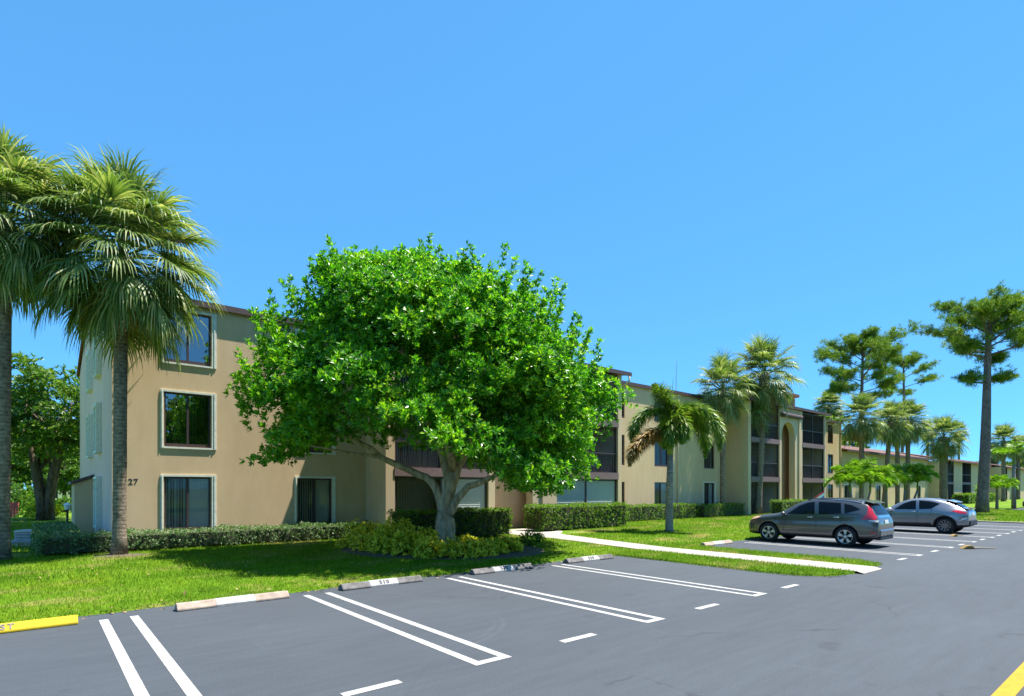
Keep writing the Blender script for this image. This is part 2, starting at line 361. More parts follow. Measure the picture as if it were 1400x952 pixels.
M['white_plastic'] = m_plain('white_resin', (0.75, 0.75, 0.74), 0.5)

# ------------------------------------------------------------------ world, sun, camera
W = bpy.data.worlds.new('World'); scene.world = W; W.use_nodes = True
nt = W.node_tree; nt.nodes.clear()
sky = nt.nodes.new('ShaderNodeTexSky'); sky.sky_type = 'NISHITA'; sky.sun_disc = False
SUN_EL, SUN_AZ = rad(68), rad(113)      # azimuth measured from +Y (behind the building) towards +X
sky.sun_elevation = SUN_EL; sky.sun_rotation = SUN_AZ
sky.altitude = 0; sky.air_density = 0.42; sky.dust_density = 0.0; sky.ozone_density = 6.0
bg = nt.nodes.new('ShaderNodeBackground'); bg.inputs[1].default_value = 0.135
wo = nt.nodes.new('ShaderNodeOutputWorld'); tm = nt.nodes.new('ShaderNodeMix'); tm.data_type = 'RGBA'; tm.blend_type = 'MULTIPLY'; tm.inputs[0].default_value = 1; tm.inputs[7].default_value = (0.33, 0.90, 1.39, 1)
ga = nt.nodes.new('ShaderNodeGamma'); ga.inputs[1].default_value = 0.4
nt.links.new(sky.outputs[0], ga.inputs[0]); nt.links.new(ga.outputs[0], tm.inputs[6]); nt.links.new(tm.outputs[2], bg.inputs[0]); nt.links.new(bg.outputs[0], wo.inputs[0])
sd = Vector((math.cos(SUN_EL)*math.sin(SUN_AZ), math.cos(SUN_EL)*math.cos(SUN_AZ), math.sin(SUN_EL)))
L = bpy.data.lights.new('sun', 'SUN'); L.energy = 3.0; L.angle = rad(0.53); L.color = (1.0, 0.955, 0.88)
lo = bpy.data.objects.new('sun', L); COL.objects.link(lo); lo.rotation_euler = sd.to_track_quat('Z', 'Y').to_euler(); lo.location = (0, 0, 40)
cd = bpy.data.cameras.new('camera'); cam = bpy.data.objects.new('camera', cd); COL.objects.link(cam); scene.camera = cam
cam.location = (0, 0, CAM_H); cam.rotation_euler = (PI/2, 0, -math.atan2(FW[0], FW[1]))
cd.sensor_width = 36; cd.lens = 36*777/1400.0; cd.shift_y = (668-476)/1400.0; cd.clip_end = 6000; cd.clip_start = 0.05
vs = scene.view_settings; vs.view_transform = 'Standard'; vs.look = 'None'; vs.gamma = 1; vs.exposure = 2.0
scene.cycles.max_bounces = 7; scene.cycles.diffuse_bounces = 4; scene.cycles.glossy_bounces = 4; scene.cycles.transparent_max_bounces = 14
scene.cycles.caustics_reflective = False; scene.cycles.caustics_refractive = False

# ------------------------------------------------------------------ ground
g = Geo(); g.quad((-2500, -2500, -0.06), (2500, -2500, -0.06), (2500, 2500, -0.06), (-2500, 2500, -0.06))
prop(obj('ground', g, M['far_ground']), kind='structure')
g = Geo(); g.quad((-120, -4.2, 0), (600, -4.2, 0), (600, 11.25, 0), (-120, 11.25, 0))
lot = prop(obj('parking_lot', g, M['asphalt']), kind='structure')

def lawn_grid(u0, u1, v0, v1, du, dv, zf):
    us = np.linspace(u0, u1, max(2, int((u1-u0)/du)+1)); vsx = np.linspace(v0, v1, max(2, int((v1-v0)/dv)+1))
    V = [(a, b, zf(a, b)) for b in vsx for a in us]; n = len(us)
    Q = [(j*n+i, j*n+i+1, (j+1)*n+i+1, (j+1)*n+i) for j in range(len(vsx)-1) for i in range(n-1)]
    return V, Q
g = Geo()
def edge_v(u): return 10.98+0.05*math.sin(u*1.3)+0.03*math.sin(u*4.1+1)
V, Q = lawn_grid(-60, 43.2, 0, 1, 0.5, 0.02, lambda a, b: 0)
vv = [0, .012, .05, .1, .2, .3, .45, .6, .8, 1]
us = np.linspace(-60, 43.2, 260); V = []
for j, f in enumerate(vv):
    for a in us:
        v0 = edge_v(a); v = v0+(75-v0)*f*f*1.0 if f > 0.012 else v0+(0.05 if f else 0)
        V.append((a, v, gz(a, v) if j else -0.01))
n = len(us); Q = [(j*n+i, j*n+i+1, (j+1)*n+i+1, (j+1)*n+i) for j in range(len(vv)-1) for i in range(n-1)]
g.quads(V, Q)
prop(obj('lawn', g, M['lawn']), kind='structure')
# raised planting island that carries the footpath
ISL = [(13.1, 11.3), (13.1, 6.4), (13.25, 5.7), (13.7, 5.2), (14.5, 5.02), (15.9, 5.02), (16.5, 5.2), (16.9, 5.7), (17.0, 6.4), (17.0, 11.3)]
def island(name, pts, z=0.05):
    g = Geo(); n = len(pts); c = (sum(p[0] for p in pts)/n, sum(p[1] for p in pts)/n)
    V = [(p[0], p[1], -0.01) for p in pts]+[(p[0]+(c[0]-p[0])*0.02, p[1]+(c[1]-p[1])*0.02, z) for p in pts]+[(c[0], c[1], z)]
    g.quads(V, [(i, (i+1) % n, n+(i+1) % n, n+i) for i in range(n)])
    g.T.append(np.array([(n+i, n+(i+1) % n, 2*n) for i in range(n)])); return prop(obj(name, g, M['lawn'], fix=True), kind='structure')
island('lawn', ISL)
island('lawn', [(43.1, 11.4), (43.1, 5.6), (43.6, 5.0), (66.0, 5.0), (66.6, 5.6), (66.6, 11.4)], 0.054)
V, Q = lawn_grid(43.2, 600, 0, 1, 40, 1, lambda a, b: 0)
g = Geo(); V, Q = lawn_grid(43.0, 600, 11.0, 75, 20, 4, lambda a, b: gz(a, b)-0.001); g.quads(V, Q); prop(obj('lawn', g, M['lawn']), kind='structure')
g = Geo(); V, Q = lawn_grid(-120, 600, -60, -4.2, 40, 8, lambda a, b: 0.04); g.quads(V, Q); prop(obj('lawn', g, M['lawn']), kind='structure')
# beige kerb round the far island
g = Geo(); g.box(42.75, 43.12, 5.4, 11.0, -0.02, 0.06); g.box(43.13, 66.4, 4.7, 4.99, -0.02, 0.06)
prop(obj('kerb', g, M['curb']), kind='structure')
# footpath
g = Geo()
pth = [(14.62, 15.82, 4.85), (14.62, 15.82, 5.0), (14.62, 15.82, 8), (14.6, 15.8, 11), (14.6, 15.85, 14), (14.5, 16.1, 16.2), (14.4, 17.2, 17.2), (14.9, 17.6, 18.4), (14.95, 17.7, 19.45)]
V = []
for a, b, v in pth:
    z = (0.02 if v < 4.9 else 0.057 if v < 11.05 else gz(15, v)+0.012)
    V += [(a, v, z), (b, v, z)]
g.quads(V, [(2*i, 2*i+1, 2*i+3, 2*i+2) for i in range(len(pth)-1)])
g.quad((14.62, 4.85, -0.01), (15.82, 4.85, -0.01), (15.82, 4.85, 0.02), (14.62, 4.85, 0.02))
prop(obj('footpath', g, M['path']), kind='structure')
# painted lines (children of the lot)
ZL = 0.004
def line(name, u0, u1, v0, v1, mat=None):
    g = Geo(); n = max(1, int(abs(v1-v0)/0.8))
    g.quad((u0, v0, ZL), (u1, v0, ZL), (u1, v1, ZL), (u0, v1, ZL)); return obj(name, g, mat or M['white'], lot)
near = [(0.96, 0.50), (4.02, 0.52), (7.1, 0.44), (10.32, 0.46)]
far = [(20.05, 0.46), (23.5, 0.46), (26.65, 0.46), (29.65, 0.46), (32.6, 0.46), (35.6, 0.46), (38.6, 0.46), (70.0, .46), (73.1, .46), (76.2, .46)]
for c, w in near+far:
    v1 = 10.52; v0 = 5.12; t = 0.115
    g = Geo()
    a, b = c-w/2, c+w/2
    P = [(a, v1), (a, v0), (b, v0), (b, v1), (b-t, v1), (b-t, v0+t), (a+t, v0+t), (a+t, v1)]
    V = [(p[0], p[1], ZL) for p in P]
    g.quads(V, [(0, 1, 6, 7), (1, 2, 5, 6), (5, 2, 3, 4)])
    obj('stall_line', g, M['white'], lot)
for c in [-0.55, 2.55, 5.5, 8.62, 11.68, 18.6, 21.75, 25.0, 28.1, 31.1, 34.1, 37.1, 40.2]:
    line('stall_tick', c-0.31, c+0.31, 5.15, 5.27)
line('centre_line', -120, 600, 1.08, 1.23, M['yellow']); line('centre_line', -120, 600, 0.82, 0.97, M['yellow'])

# ------------------------------------------------------------------ text helper
def text_geo(s, size, depth=0.0, bold=0.0, spacing=1.0):
    c = bpy.data.curves.new('txt', 'FONT'); c.body = s; c.size = size; c.extrude = depth; c.offset = bold; c.align_x = 'CENTER'; c.align_y = 'CENTER'
    c.space_character = spacing
    o = bpy.data.objects.new('txt', c); COL.objects.link(o)
    dg = bpy.context.evaluated_depsgraph_get(); me = bpy.data.meshes.new_from_object(o.evaluated_get(dg))
    bpy.data.objects.remove(o); return me

# ------------------------------------------------------------------ wheel stops
def bevel_mesh(me, w, seg=2):
    bm = bmesh.new(); bm.from_mesh(me); bmesh.ops.remove_doubles(bm, verts=bm.verts, dist=1e-5)
    bmesh.ops.bevel(bm, geom=[e for e in bm.edges if e.calc_face_angle(0) > 0.5], offset=w, segments=seg, affect='EDGES', profile=0.5)
    bmesh.ops.recalc_face_normals(bm, faces=bm.faces); bm.to_mesh(me); bm.free(); return me
SEC = [(-0.115, 0.0), (0.115, 0.0), (0.115, 0.035), (0.04, 0.12), (-0.04, 0.12), (-0.115, 0.035)]
def wheel_stop(u0, u1, label, mat, panel=None, txt=None, tmat=None, tilt=0.0, v=10.55, tx=0.0, size=0.115):
    e = empty('wheel_stop', ((u0+u1)/2, v, 0), label, 'wheel stop', 'wheel stops along the lawn edge', tilt)
    h = (u1-u0)/2
    g = Geo(); g.prism(SEC, 0, -h, h); o = obj('block', g, mat, e, fix=True); bevel_mesh(o.data, 0.012)
    par = o
    if panel:
        g = Geo(); p = [(-.118, .002), (.118, .002), (.118, .036), (.042, .123), (-.042, .123), (-.118, .036)]
        g.prism(p, 0, -panel, panel); par = obj('painted_panel', g, M['white'], e, fix=True)
    if txt:
        me = text_geo(txt, size, 0.0005, 0.003, 1.35)
        t = link('number' if txt[0].isdigit() else 'lettering', me, tmat or M['black_paint'], e, (tx, -0.0826, 0.0822))
        t.rotation_euler = (math.atan2(0.087, 0.076), 0, 0); t.parent = par
    return e
wheel_stop(-1.35, 0.46, 'yellow painted wheel stop with grey lettering at left of the photo', M['yellowstop'], None, 'GUEST', M['grey_stencil'], 0.01, 10.5, -0.02, 0.12)
wheel_stop(1.72, 3.5, 'clean tan concrete wheel stop with a blank-looking white middle panel', M['conc'], 0.31, '500', M['faint_paint'], 0.02)
wheel_stop(4.52, 6.3, 'tar stained concrete wheel stop with white panel reading 510', M['conc_dark'], 0.31, '510', None, 0.0, 10.6)
wheel_stop(7.65, 9.45, 'tar stained concrete wheel stop with white panel reading 520', M['conc_dark'], 0.31, '520', None, 0.0, 10.6)
wheel_stop(10.72, 12.5, 'tar stained concrete wheel stop with white panel reading 530, nearest the footpath', M['conc_dark'], 0.31, '530', None, -0.02, 10.6)
wheel_stop(17.5, 19.3, 'tan wheel stop with white panel, in the empty stall between footpath and grey SUV', M['conc'], 0.33, None, None, 0, 10.75)
for c, lb in ((25.0, 'tan wheel stop with white panel in the empty stall just past the grey SUV'), (28.1, 'tan wheel stop with white panel in the empty stall before the silver car')):
    wheel_stop(c-0.9, c+0.9, lb, M['conc'], 0.33, None, None, 0, 10.75)

# ------------------------------------------------------------------ apartment building
BX, BY = 1.75, 21.1
FV, PV, BV = 21.1, 19.4, 38.0        # main facade, projecting bays, rear wall
UE = 57.8
bld = empty('apartment_building', (BX, BY, 0), 'long tan three storey apartment block with brown eaves and screened balconies', 'building')
def B(name, g, mat, smooth=False, par=bld, fix=True):
    o = obj(name, g, mat, par, world=True, smooth=smooth, fix=fix); return o
def wall_grid(g, mapf, a0, a1, z0, z1, holes, th):
    """wall with rectangular openings and reveals; mapf(a, depth, z)"""
    A = sorted(set([a0, a1]+[x for h in holes for x in h[:2]])); Z = sorted(set([z0, z1]+[x for h in holes for x in h[2:]]))
    for i in range(len(A)-1):
        for j in range(len(Z)-1):
            ca, cz = (A[i]+A[i+1])/2, (Z[j]+Z[j+1])/2
            if any(h[0] < ca < h[1] and h[2] < cz < h[3] for h in holes): continue
            g.quad(mapf(A[i], 0, Z[j]), mapf(A[i+1], 0, Z[j]), mapf(A[i+1], 0, Z[j+1]), mapf(A[i], 0, Z[j+1]))
    for h in holes:
        c = [(h[0], h[2]), (h[1], h[2]), (h[1], h[3]), (h[0], h[3])]
        for k in range(4):
            p, q = c[k], c[(k+1) % 4]
            g.quad(mapf(p[0], 0, p[1]), mapf(q[0], 0, q[1]), mapf(q[0], th, q[1]), mapf(p[0], th, p[1]))
front = lambda v: (lambda a, d, z: (a, v+d, z))
ZS = [(0.6, 2.36), (3.33, 5.09), (6.06, 7.76)]
WIN_MAIN = [(3.12, 4.48), (7.35, 8.65)]
WIN_MID = [(24.85, 26.15), (29.0, 30.45), (34.5, 35.8)]
WIN_END = [(54.8, 56.0)]
def wins(cols): return [(a, b, z0, z1) for a, b in cols for z0, z1 in ZS]
EAVE = 8.02
for (a, b, cols) in ((BX, 10.04, WIN_MAIN), (23.8, 37.2, WIN_MID), (50.0, UE, WIN_END)):
    g = Geo(); wall_grid(g, front(FV), a, b, -0.05, EAVE, wins(cols), 0.16); B('wall', g, M['wall'], fix=False)
# left end wall (gable) and the other closing walls
SIDEV = [(24.6, 25.9), (28.7, 30.0)]
g = Geo(); wall_grid(g, lambda a, d, z: (BX+d, a, z), FV, BV, -0.05, EAVE, [], 0.16)
g.tris([(BX, FV, EAVE), (BX, BV, EAVE), (BX, 29.6, 10.2)], [(0, 1, 2)]); o = B('wall', g, M['wall_side'], fix=False); o['label'] = 'greyish white gable end wall'
g = Geo(); g.quad((UE, FV, -0.05), (UE, BV, -0.05), (UE, BV, EAVE), (UE, FV, EAVE)); g.tris([(UE, FV, EAVE), (UE, BV, EAVE), (UE, 29.6, 10.2)], [(0, 1, 2)])
g.quad((BX, BV, -0.05), (UE, BV, -0.05), (UE, BV, EAVE), (BX, BV, EAVE)); B('wall', g, M['wall'], fix=False)
# roof: gable plus two forward bays
def roof_sheet(g, u0, u1, pts, th):
    for (v0, z0), (v1, z1) in zip(pts[:-1], pts[1:]):
        V = [(u0, v0, z0), (u1, v0, z0), (u1, v1, z1), (u0, v1, z1), (u0, v0, z0-th), (u1, v0, z0-th), (u1, v1, z1-th), (u0, v1, z1-th)]
        g.quads(V, [(0, 1, 2, 3), (4, 7, 6, 5), (0, 4, 5, 1), (1, 5, 6, 2), (2, 6, 7, 3), (3, 7, 4, 0)])
g = Geo(); roof_sheet(g, BX-0.12, UE+0.3, [(20.98, 8.16), (29.6, 10.36)], 0.16); roof_sheet(g, BX-0.12, UE+0.3, [(29.6, 10.36), (38.5, 8.16)], 0.16)
rf = B('roof', g, M['tile'])
for f0, f1 in ((BX-0.13, 9.9), (24.3, 36.9), (50.4, UE+0.3)):
    g = Geo(); g.box(f0, f1, 20.95, 20.98, 7.97, 8.17); B('fascia', g, M['fascia'], par=rf).location = (0, 0, 0)
for u0 in (9.6, 36.8):
    u1 = u0+14.75 if u0 < 20 else 50.5
    g = Geo(); roof_sheet(g, u0, u1, [(19.20, 8.14), (23.6, 8.92)], 0.15); r2 = B('roof', g, M['tile'])
    g = Geo(); g.box(u0-0.01, u1+0.01, 19.17, 19.20, 7.95, 8.16); B('fascia', g, M['fascia'], par=r2).location = (0, 0, 0)

# windows: local frame x along wall, -y outwards
def window(w, h, loc, rz=0, style='blinds', shutter=True, par=bld, label=None):
    key = (round(w, 3), round(h, 3), style, shutter)
    base = (loc[0]-par.location[0], loc[1]-par.location[1], loc[2]-par.location[2])
    if key in WCACHE:
        o = copy_tree(WCACHE[key], par); o.location = base; o.rotation_euler = (0, 0, rz); return o
    t = 0.055; g = Geo(); y0, y1 = 0.06, 0.12
    g.box(0, t, y0, y1, 0, h); g.box(w-t, w, y0, y1, 0, h); g.box(t, w-t, y0, y1, h-t, h); g.box(t, w-t, y0-0.01, y1, 0, t*2.0)
    m = w*0.5; g.box(m-0.03, m+0.03, y0-0.005, y1, t*2, h-t)
    o = obj('window', g, M['brown'], par, base, rz, fix=True)
    for a, b in ((t, m-0.03), (m+0.03, w-t)):
        gp = Geo(); gp.quad((a, 0.09, t*2), (b, 0.09, t*2), (b, 0.09, h-t), (a, 0.09, h-t))
        obj('pane', gp, M['glass_mirror'] if style == 'mirror' else M['glass'], o)
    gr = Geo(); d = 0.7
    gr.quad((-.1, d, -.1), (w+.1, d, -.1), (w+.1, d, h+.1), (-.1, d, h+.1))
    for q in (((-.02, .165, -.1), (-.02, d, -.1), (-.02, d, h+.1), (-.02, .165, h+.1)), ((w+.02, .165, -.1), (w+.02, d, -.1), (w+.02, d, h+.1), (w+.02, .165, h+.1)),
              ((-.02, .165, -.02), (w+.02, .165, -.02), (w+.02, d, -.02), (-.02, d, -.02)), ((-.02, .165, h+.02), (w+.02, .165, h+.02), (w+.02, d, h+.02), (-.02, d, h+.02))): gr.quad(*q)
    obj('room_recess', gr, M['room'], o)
    gb = Geo(); gc = Geo(); n = int(w/0.085); rg = random.Random(int(w*100+h*7))
    for k in range(n):
        x = 0.05+k*0.085
        right = style == 'curtain' and x > w*0.5; a = 0.3 if right else rg.uniform(0.25, 0.8)
        dx = 0.04*math.cos(a); dy = 0.04*math.sin(a)
        yb = .155 if right else .19; dx = .044 if right else dx
        (gc if right else gb).quad((x-dx+.04, yb-dy, .1), (x+dx+.04, yb+dy, .1), (x+dx+.04, yb+dy, h-.05), (x-dx+.04, yb-dy, h-.05))
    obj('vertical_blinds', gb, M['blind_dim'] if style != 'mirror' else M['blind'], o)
    if style == 'curtain': obj('vertical_blinds', gc, M['curtain'], o)
    if shutter:
        gs = Geo(); p = 0.028; q = 0.10
        gs.box(-q, -0.02, -p, 0.0, -0.06, h+0.07)
        gs.box(-q+0.03, -q+0.045, -p-0.02, -p, -0.03, h+0.04)
        k = w+0.02; gs.box(k, k+0.06, -p, 0, -0.06, h+0.07); gs.box(k+0.065, k+0.10, -p-0.015, 0, -0.06, h+0.07); gs.box(k+0.105, k+0.14, -p, 0, -0.06, h+0.07)
        gs.box(-0.02, w+0.02, -p, 0, h+0.005, h+0.07); gs.box(-0.02, w+0.02, -p-0.01, 0, -0.06, -0.005)
        obj('shutter_track', gs, M['shutter'], o, fix=True)
    WCACHE[key] = o
    return o
WCACHE = {}
for ci, (a, b) in enumerate(WIN_MAIN):
    for si, (z0, z1) in enumerate(ZS):
        st = ['blinds', 'mirror', 'mirror'][si] if ci == 0 else ['curtain', 'blinds', 'blinds'][si]
        if ci == 0 and si == 0: st = 'curtain'
        window(b-a, z1-z0, (a, FV, z0), 0, st, True)
for (a, b) in WIN_MID:
    for si, (z0, z1) in enumerate(ZS): window(b-a, z1-z0, (a, FV, z0), 0, 'curtain' if si == 0 else 'blinds', a > 33 and si == 0)
for (a, b) in WIN_END:
    for si, (z0, z1) in enumerate(ZS): window(b-a, z1-z0, (a, FV, z0), 0, 'blinds', False)
# shuttered windows on the gable wall: closed accordion shutters in deep ivory frames
for (a, b) in SIDEV:
    for si, (z0, z1) in enumerate(((0.55, 2.4), (3.25, 5.0), (6.0, 7.6))):
        base = (0, a-BY, z0); h = z1-z0
        g = Geo(); w = b-a
        g.box(-0.17, -0.001, 0, 0.09, 0, h); g.box(-0.17, -0.001, w-0.09, w, 0, h); g.box(-0.17, -0.001, 0.09, w-0.09, h-0.08, h); g.box(-0.17, -0.001, 0.09, w-0.09, 0, 0.07)
        o = obj('window', g, M['shutter'], bld, base, fix=True)
        g = Geo(); k = 0.09
        while k < w-0.1:
            k2 = min(k+0.1, w-0.09); g.quad((-0.06, k, 0.07), (-0.11, (k+k2)/2, 0.07), (-0.11, (k+k2)/2, h-0.08), (-0.06, k, h-0.08)); g.quad((-0.11, (k+k2)/2, 0.07), (-0.06, k2, 0.07), (-0.06, k2, h-0.08), (-0.11, (k+k2)/2, h-0.08)); k = k2
        obj('accordion_shutter', g, M['shutter'], o)
# small lean-to on the gable wall
g = Geo(); g.prism([(1.12, -0.05), (1.74, -0.05), (1.74, 2.42), (1.12, 2.17)], 1, 28.0, 30.4); lt = B('utility_closet', g, M['wall'])
g = Geo(); g.prism([(1.0, 2.14), (1.74, 2.44), (1.74, 2.54), (1.0, 2.24)], 1, 27.9, 30.5); B('closet_roof', g, M['fascia'], par=lt).location = (0, 0, 0)
# house number
me = text_geo('27', 0.25, 0.002, 0.004, 1.1); link('house_number', me, M['black_metal'], bld, (2.29-BX, -0.0045, 2.18)).rotation_euler = (PI/2, 0, 0)

# projecting bays: columns, patios with screens, arched entrance
def bay(U0, variant):
    """variant 0 = near bay, 1 = far bay"""
    uc = [U0, U0+0.38, U0+4.86, U0+5.16]         # left column, patio, column
    e1 = U0+8.96; p2 = U0+13.46; ue = U0+13.76
    if variant: uc = [U0, U0+0.38, U0+4.6, U0+4.86]; e1 = U0+8.4; p2 = 49.75; ue = 50.0
    g = Geo(); D = FV
    # return walls
    g.box(U0, U0+0.25, PV+0.30, D, -0.05, 7.98); B('wall', g, M['wall'])
    g = Geo(); g.box(ue-0.25, ue, PV+0.30, D, -0.05, 7.98); B('wall', g, M['wall'])
    for a, b in ((uc[0], uc[1]), (p2, ue)):
        g = Geo(); g.box(a, b, PV, PV+0.298, -0.05, 7.98); B('column', g, M['wall_pale'])
    # arch wall
    a0, a1 = uc[2], e1; o0, o1 = uc[3]+0.05, uc[3]+2.25; cx, r, zs = (o0+o1)/2, (o1-o0)/2, 5.85; th = 0.45; zt = 7.98
    g = Geo(); K = 14
    arc = [(cx-r*math.cos(PI*k/K), zs+r*math.sin(PI*k/K)) for k in range(K+1)]
    for y in (PV-0.002,):
        g.quad((a0, y, -.05), (o0, y, -.05), (o0, y, zs), (a0, y, zs)); g.quad((o1, y, -.05), (a1, y, -.05), (a1, y, zs), (o1, y, zs))
        g.quad((a0, y, zs), (o0, y, zs), (o0, y, zt), (a0, y, zt)); g.quad((o1, y, zs), (a1, y, zs), (a1, y, zt), (o1, y, zt))
        for k in range(K): g.quad((arc[k][0], y, arc[k][1]), (arc[k+1][0], y, arc[k+1][1]), (arc[k+1][0], y, zt), (arc[k][0], y, zt))
    y = PV-0.002
    for k in range(K): g.quad((arc[k][0], y, arc[k][1]), (arc[k][0], y+th, arc[k][1]), (arc[k+1][0], y+th, arc[k+1][1]), (arc[k+1][0], y, arc[k+1][1]))
    for ox in (o0, o1): g.quad((ox, y, -.05), (ox, y+th, -.05), (ox, y+th, zs), (ox, y, zs))
    g.quad((a0, y, -.05), (a0, y+th, -.05), (a0, y+th, zt), (a0, y, zt)); g.quad((a1, y, -.05), (a1, y+th, -.05), (a1, y+th, zt), (a1, y, zt))
    aw = B('arched_entrance', g, M['wall_pale'], fix=False)
    for q in (o1+0.55, ):
        g = Geo(); g.box(q, q+0.32, PV-0.09, PV-0.004, -0.05, 7.2); B('pilaster', g, M['wall_pale'], par=aw).location = (0, 0, 0)
    g = Geo(); g.tube([(a0+0.1, PV-0.13, 7.42), (a0+0.6, PV-0.13, 7.42), (o1+0.75, PV-0.13, 7.42)], 0.17, 10); B('tiled_lip', g, M['fascia'], True, par=aw).location = (0, 0, 0)
    # inside of the entrance
    g = Geo(); bk = PV+0.95; g.quad((a0, bk, -.05), (a1, bk, -.05), (a1, bk, zt), (a0, bk, zt))
    for ux in (a0+0.02, a1-0.02): g.quad((ux, PV+th, -.05), (ux, FV+0.3, -.05), (ux, FV+0.3, zt), (ux, PV+th, zt))
    g.quad((a0, PV+th, zt-0.02), (a1, PV+th, zt-0.02), (a1, FV+.3, zt-.02), (a0, FV+.3, zt-.02))
    B('entrance_hall', g, M['salmon'], par=aw, fix=False).location = (0, 0, 0)
    # patios
    for pi, (a, b) in enumerate(((uc[1], uc[2]), (e1, p2))):
        D2 = FV+0.5
        g = Geo(); g.quad((a, D2, -.05), (b, D2, -.05), (b, D2, 8), (a, D2, 8))
        for ux in (a-0.01, b+0.01): g.quad((ux, PV+.3, -.05), (ux, D2, -.05), (ux, D2, 8), (ux, PV+.3, 8))
        g.quad((a, PV+0.1, 7.9), (b, PV+0.1, 7.9), (b, D2, 7.9), (a, D2, 7.9))
        B('patio_recess', g, M['patio_wall'], fix=False)
        for fl in range(3):
            z0 = (0.1, 2.78, 5.52)[fl]; z1 = (2.45, 5.22, 7.9)[fl]
            g = Geo(); g.box(a, b, PV+0.06, D2, z0-0.30, z0) if fl else g.box(a, b, PV+0.06, D2, -0.05, z0)
            bal = B('balcony', g, M['slab'])
            if fl:
                g = Geo(); g.box(a-0.02, b+0.02, PV-0.03, PV+0.058, z0-0.32, z0+0.02); B('slab_edge', g, M['slab'], par=bal).location = (0, 0, 0)
            g = Geo(); g.box(a, b, PV+0.08, PV+0.2, z1, z1+0.26 if fl < 2 else 7.92)
            B('header', g, M['white_band'] if fl < 2 else M['brown'], par=bal).location = (0, 0, 0)
            m = a+(b-a)*(0.47 if variant == 0 else 0.4+0.1*pi)
            g = Geo()
            for x in (a+0.03, m, b-0.09): g.box(x, x+0.07, PV+0.10, PV+0.17, z0, z1)
            g.box(a, b, PV+0.10, PV+0.17, z1-0.07, z1-0.002)
            if fl: g.box(a, b, PV+0.09, PV+0.15, z0+0.98, z0+1.05)
            B('screen_frame', g, M['brown'], par=bal).location = (0, 0, 0)
            closed = (variant == 0 and pi == 1 and fl == 0) or (variant == 0 and pi == 0 and fl == 0)
            if closed:
                for (x0, x1) in ((a+0.11, m-0.01), (m+0.08, b-0.1)):
                    if pi == 0 and x0 < a+1: continue
                    g = Geo(); n = 26
                    for k in range(n):
                        zz0 = z0+(z1-0.08-z0)*k/n; zz1 = z0+(z1-0.08-z0)*(k+1)/n
                        g.quad((x0, PV+.15, zz0), (x1, PV+.15, zz0), (x1, PV+.142, (zz0+zz1)/2), (x0, PV+.142, (zz0+zz1)/2)); g.quad((x0, PV+.142, (zz0+zz1)/2), (x1, PV+.142, (zz0+zz1)/2), (x1, PV+.15, zz1), (x0, PV+.15, zz1))
                    B('roll_shutter', g, M['grey_panel'], par=bal).location = (0, 0, 0)
            else:
                g = Geo(); g.quad((a, PV+.14, z0), (b, PV+.14, z0), (b, PV+.14, z1), (a, PV+.14, z1))
                B('insect_screen', g, M['screen_dark'] if variant and pi == 1 and fl == 2 else M['screen'], par=bal, fix=False).location = (0, 0, 0)
            if fl:
                g = Geo(); x = a+0.12
                while x < b-0.1: g.box(x, x+0.025, PV+0.18, PV+0.205, z0+0.08, z0+1.0); x += 0.13
                g.box(a, b, PV+0.175, PV+0.21, z0+0.05, z0+0.085)
                B('railing', g, M['brown'], par=bal).location = (0, 0, 0)
            # sliding doors with vertical blinds
            g = Geo(); x = a+0.2
            while x < b-0.25: g.quad((x, D2-.13, z0+.02), (x+.07, D2-.09, z0+.02), (x+.07, D2-.09, z1-.15), (x, D2-.13, z1-.15)); x += 0.1
            if not (closed and pi == 1): B('vertical_blinds', g, M['blind'] if (fl+pi) % 2 else M['patio_wall'], par=bal, fix=False).location = (0, 0, 0)
            if pi == 0 and fl == 0 and variant == 0:
                g = Geo(); x = a+0.2
                while x < m-0.05: g.quad((x, PV+.34, z0+.02), (x+.045, PV+.40, z0+.02), (x+.045, PV+.40, z1-.1), (x, PV+.34, z1-.1)); x += 0.12
                B('vertical_blinds', g, M['blind'], par=bal, fix=False).location = (0, 0, 0)
    # gutter elbow at the end of the bay roof
    g = Geo(); g.tube([(ue+0.38, 19.2, 7.95), (ue+0.38, 19.2, 7.7), (ue+0.25, 19.6, 7.45), (ue+0.07, 21.0, 7.35)], 0.055, 8); B('downpipe', g, M['wall_pale'], True)
bay(10.04, 0); bay(37.2, 1)
for u in (31.35,):
    g = Geo(); g.box(u, u+0.16, FV-0.10, FV-0.002, -0.05, 8.0); B('downpipe', g, M['wall_pale'])
g = Geo(); g.box(UE-0.25, UE-0.13, FV-0.09, FV-0.002, -0.05, 8.0); B('downpipe', g, M['wall'])
# rooftop turrets
for u1 in (22.4, 49.6):
    u0 = u1-2.0
    g = Geo(); g.box(u0, u1, 21.7, 23.6, 8.2, 9.72); t = B('roof_turret', g, M['orange'])
    g = Geo(); g.box(u0-0.25, u1+0.25, 21.45, 23.85, 9.722, 9.95); B('turret_cap', g, M['tile'], par=t).location = (0, 0, 0)
    g = Geo(); g.box(u0+0.55, u1-0.3, 21.66, 21.70, 8.75, 9.5); 
    for k in range(6): g.box(u0+0.57, u1-0.32, 21.63, 21.66, 8.78+k*0.12, 8.85+k*0.12)
    B('louvre', g, M['slab'], par=t).location = (0, 0, 0)
g = Geo(); g.tube([(32.0, 21.6, 8.2), (32.02, 21.6, 9.3), (32.1, 21.6, 10.3)], [0.025, 0.02, 0.012], 6); B('antenna', g, M['grey_metal'])

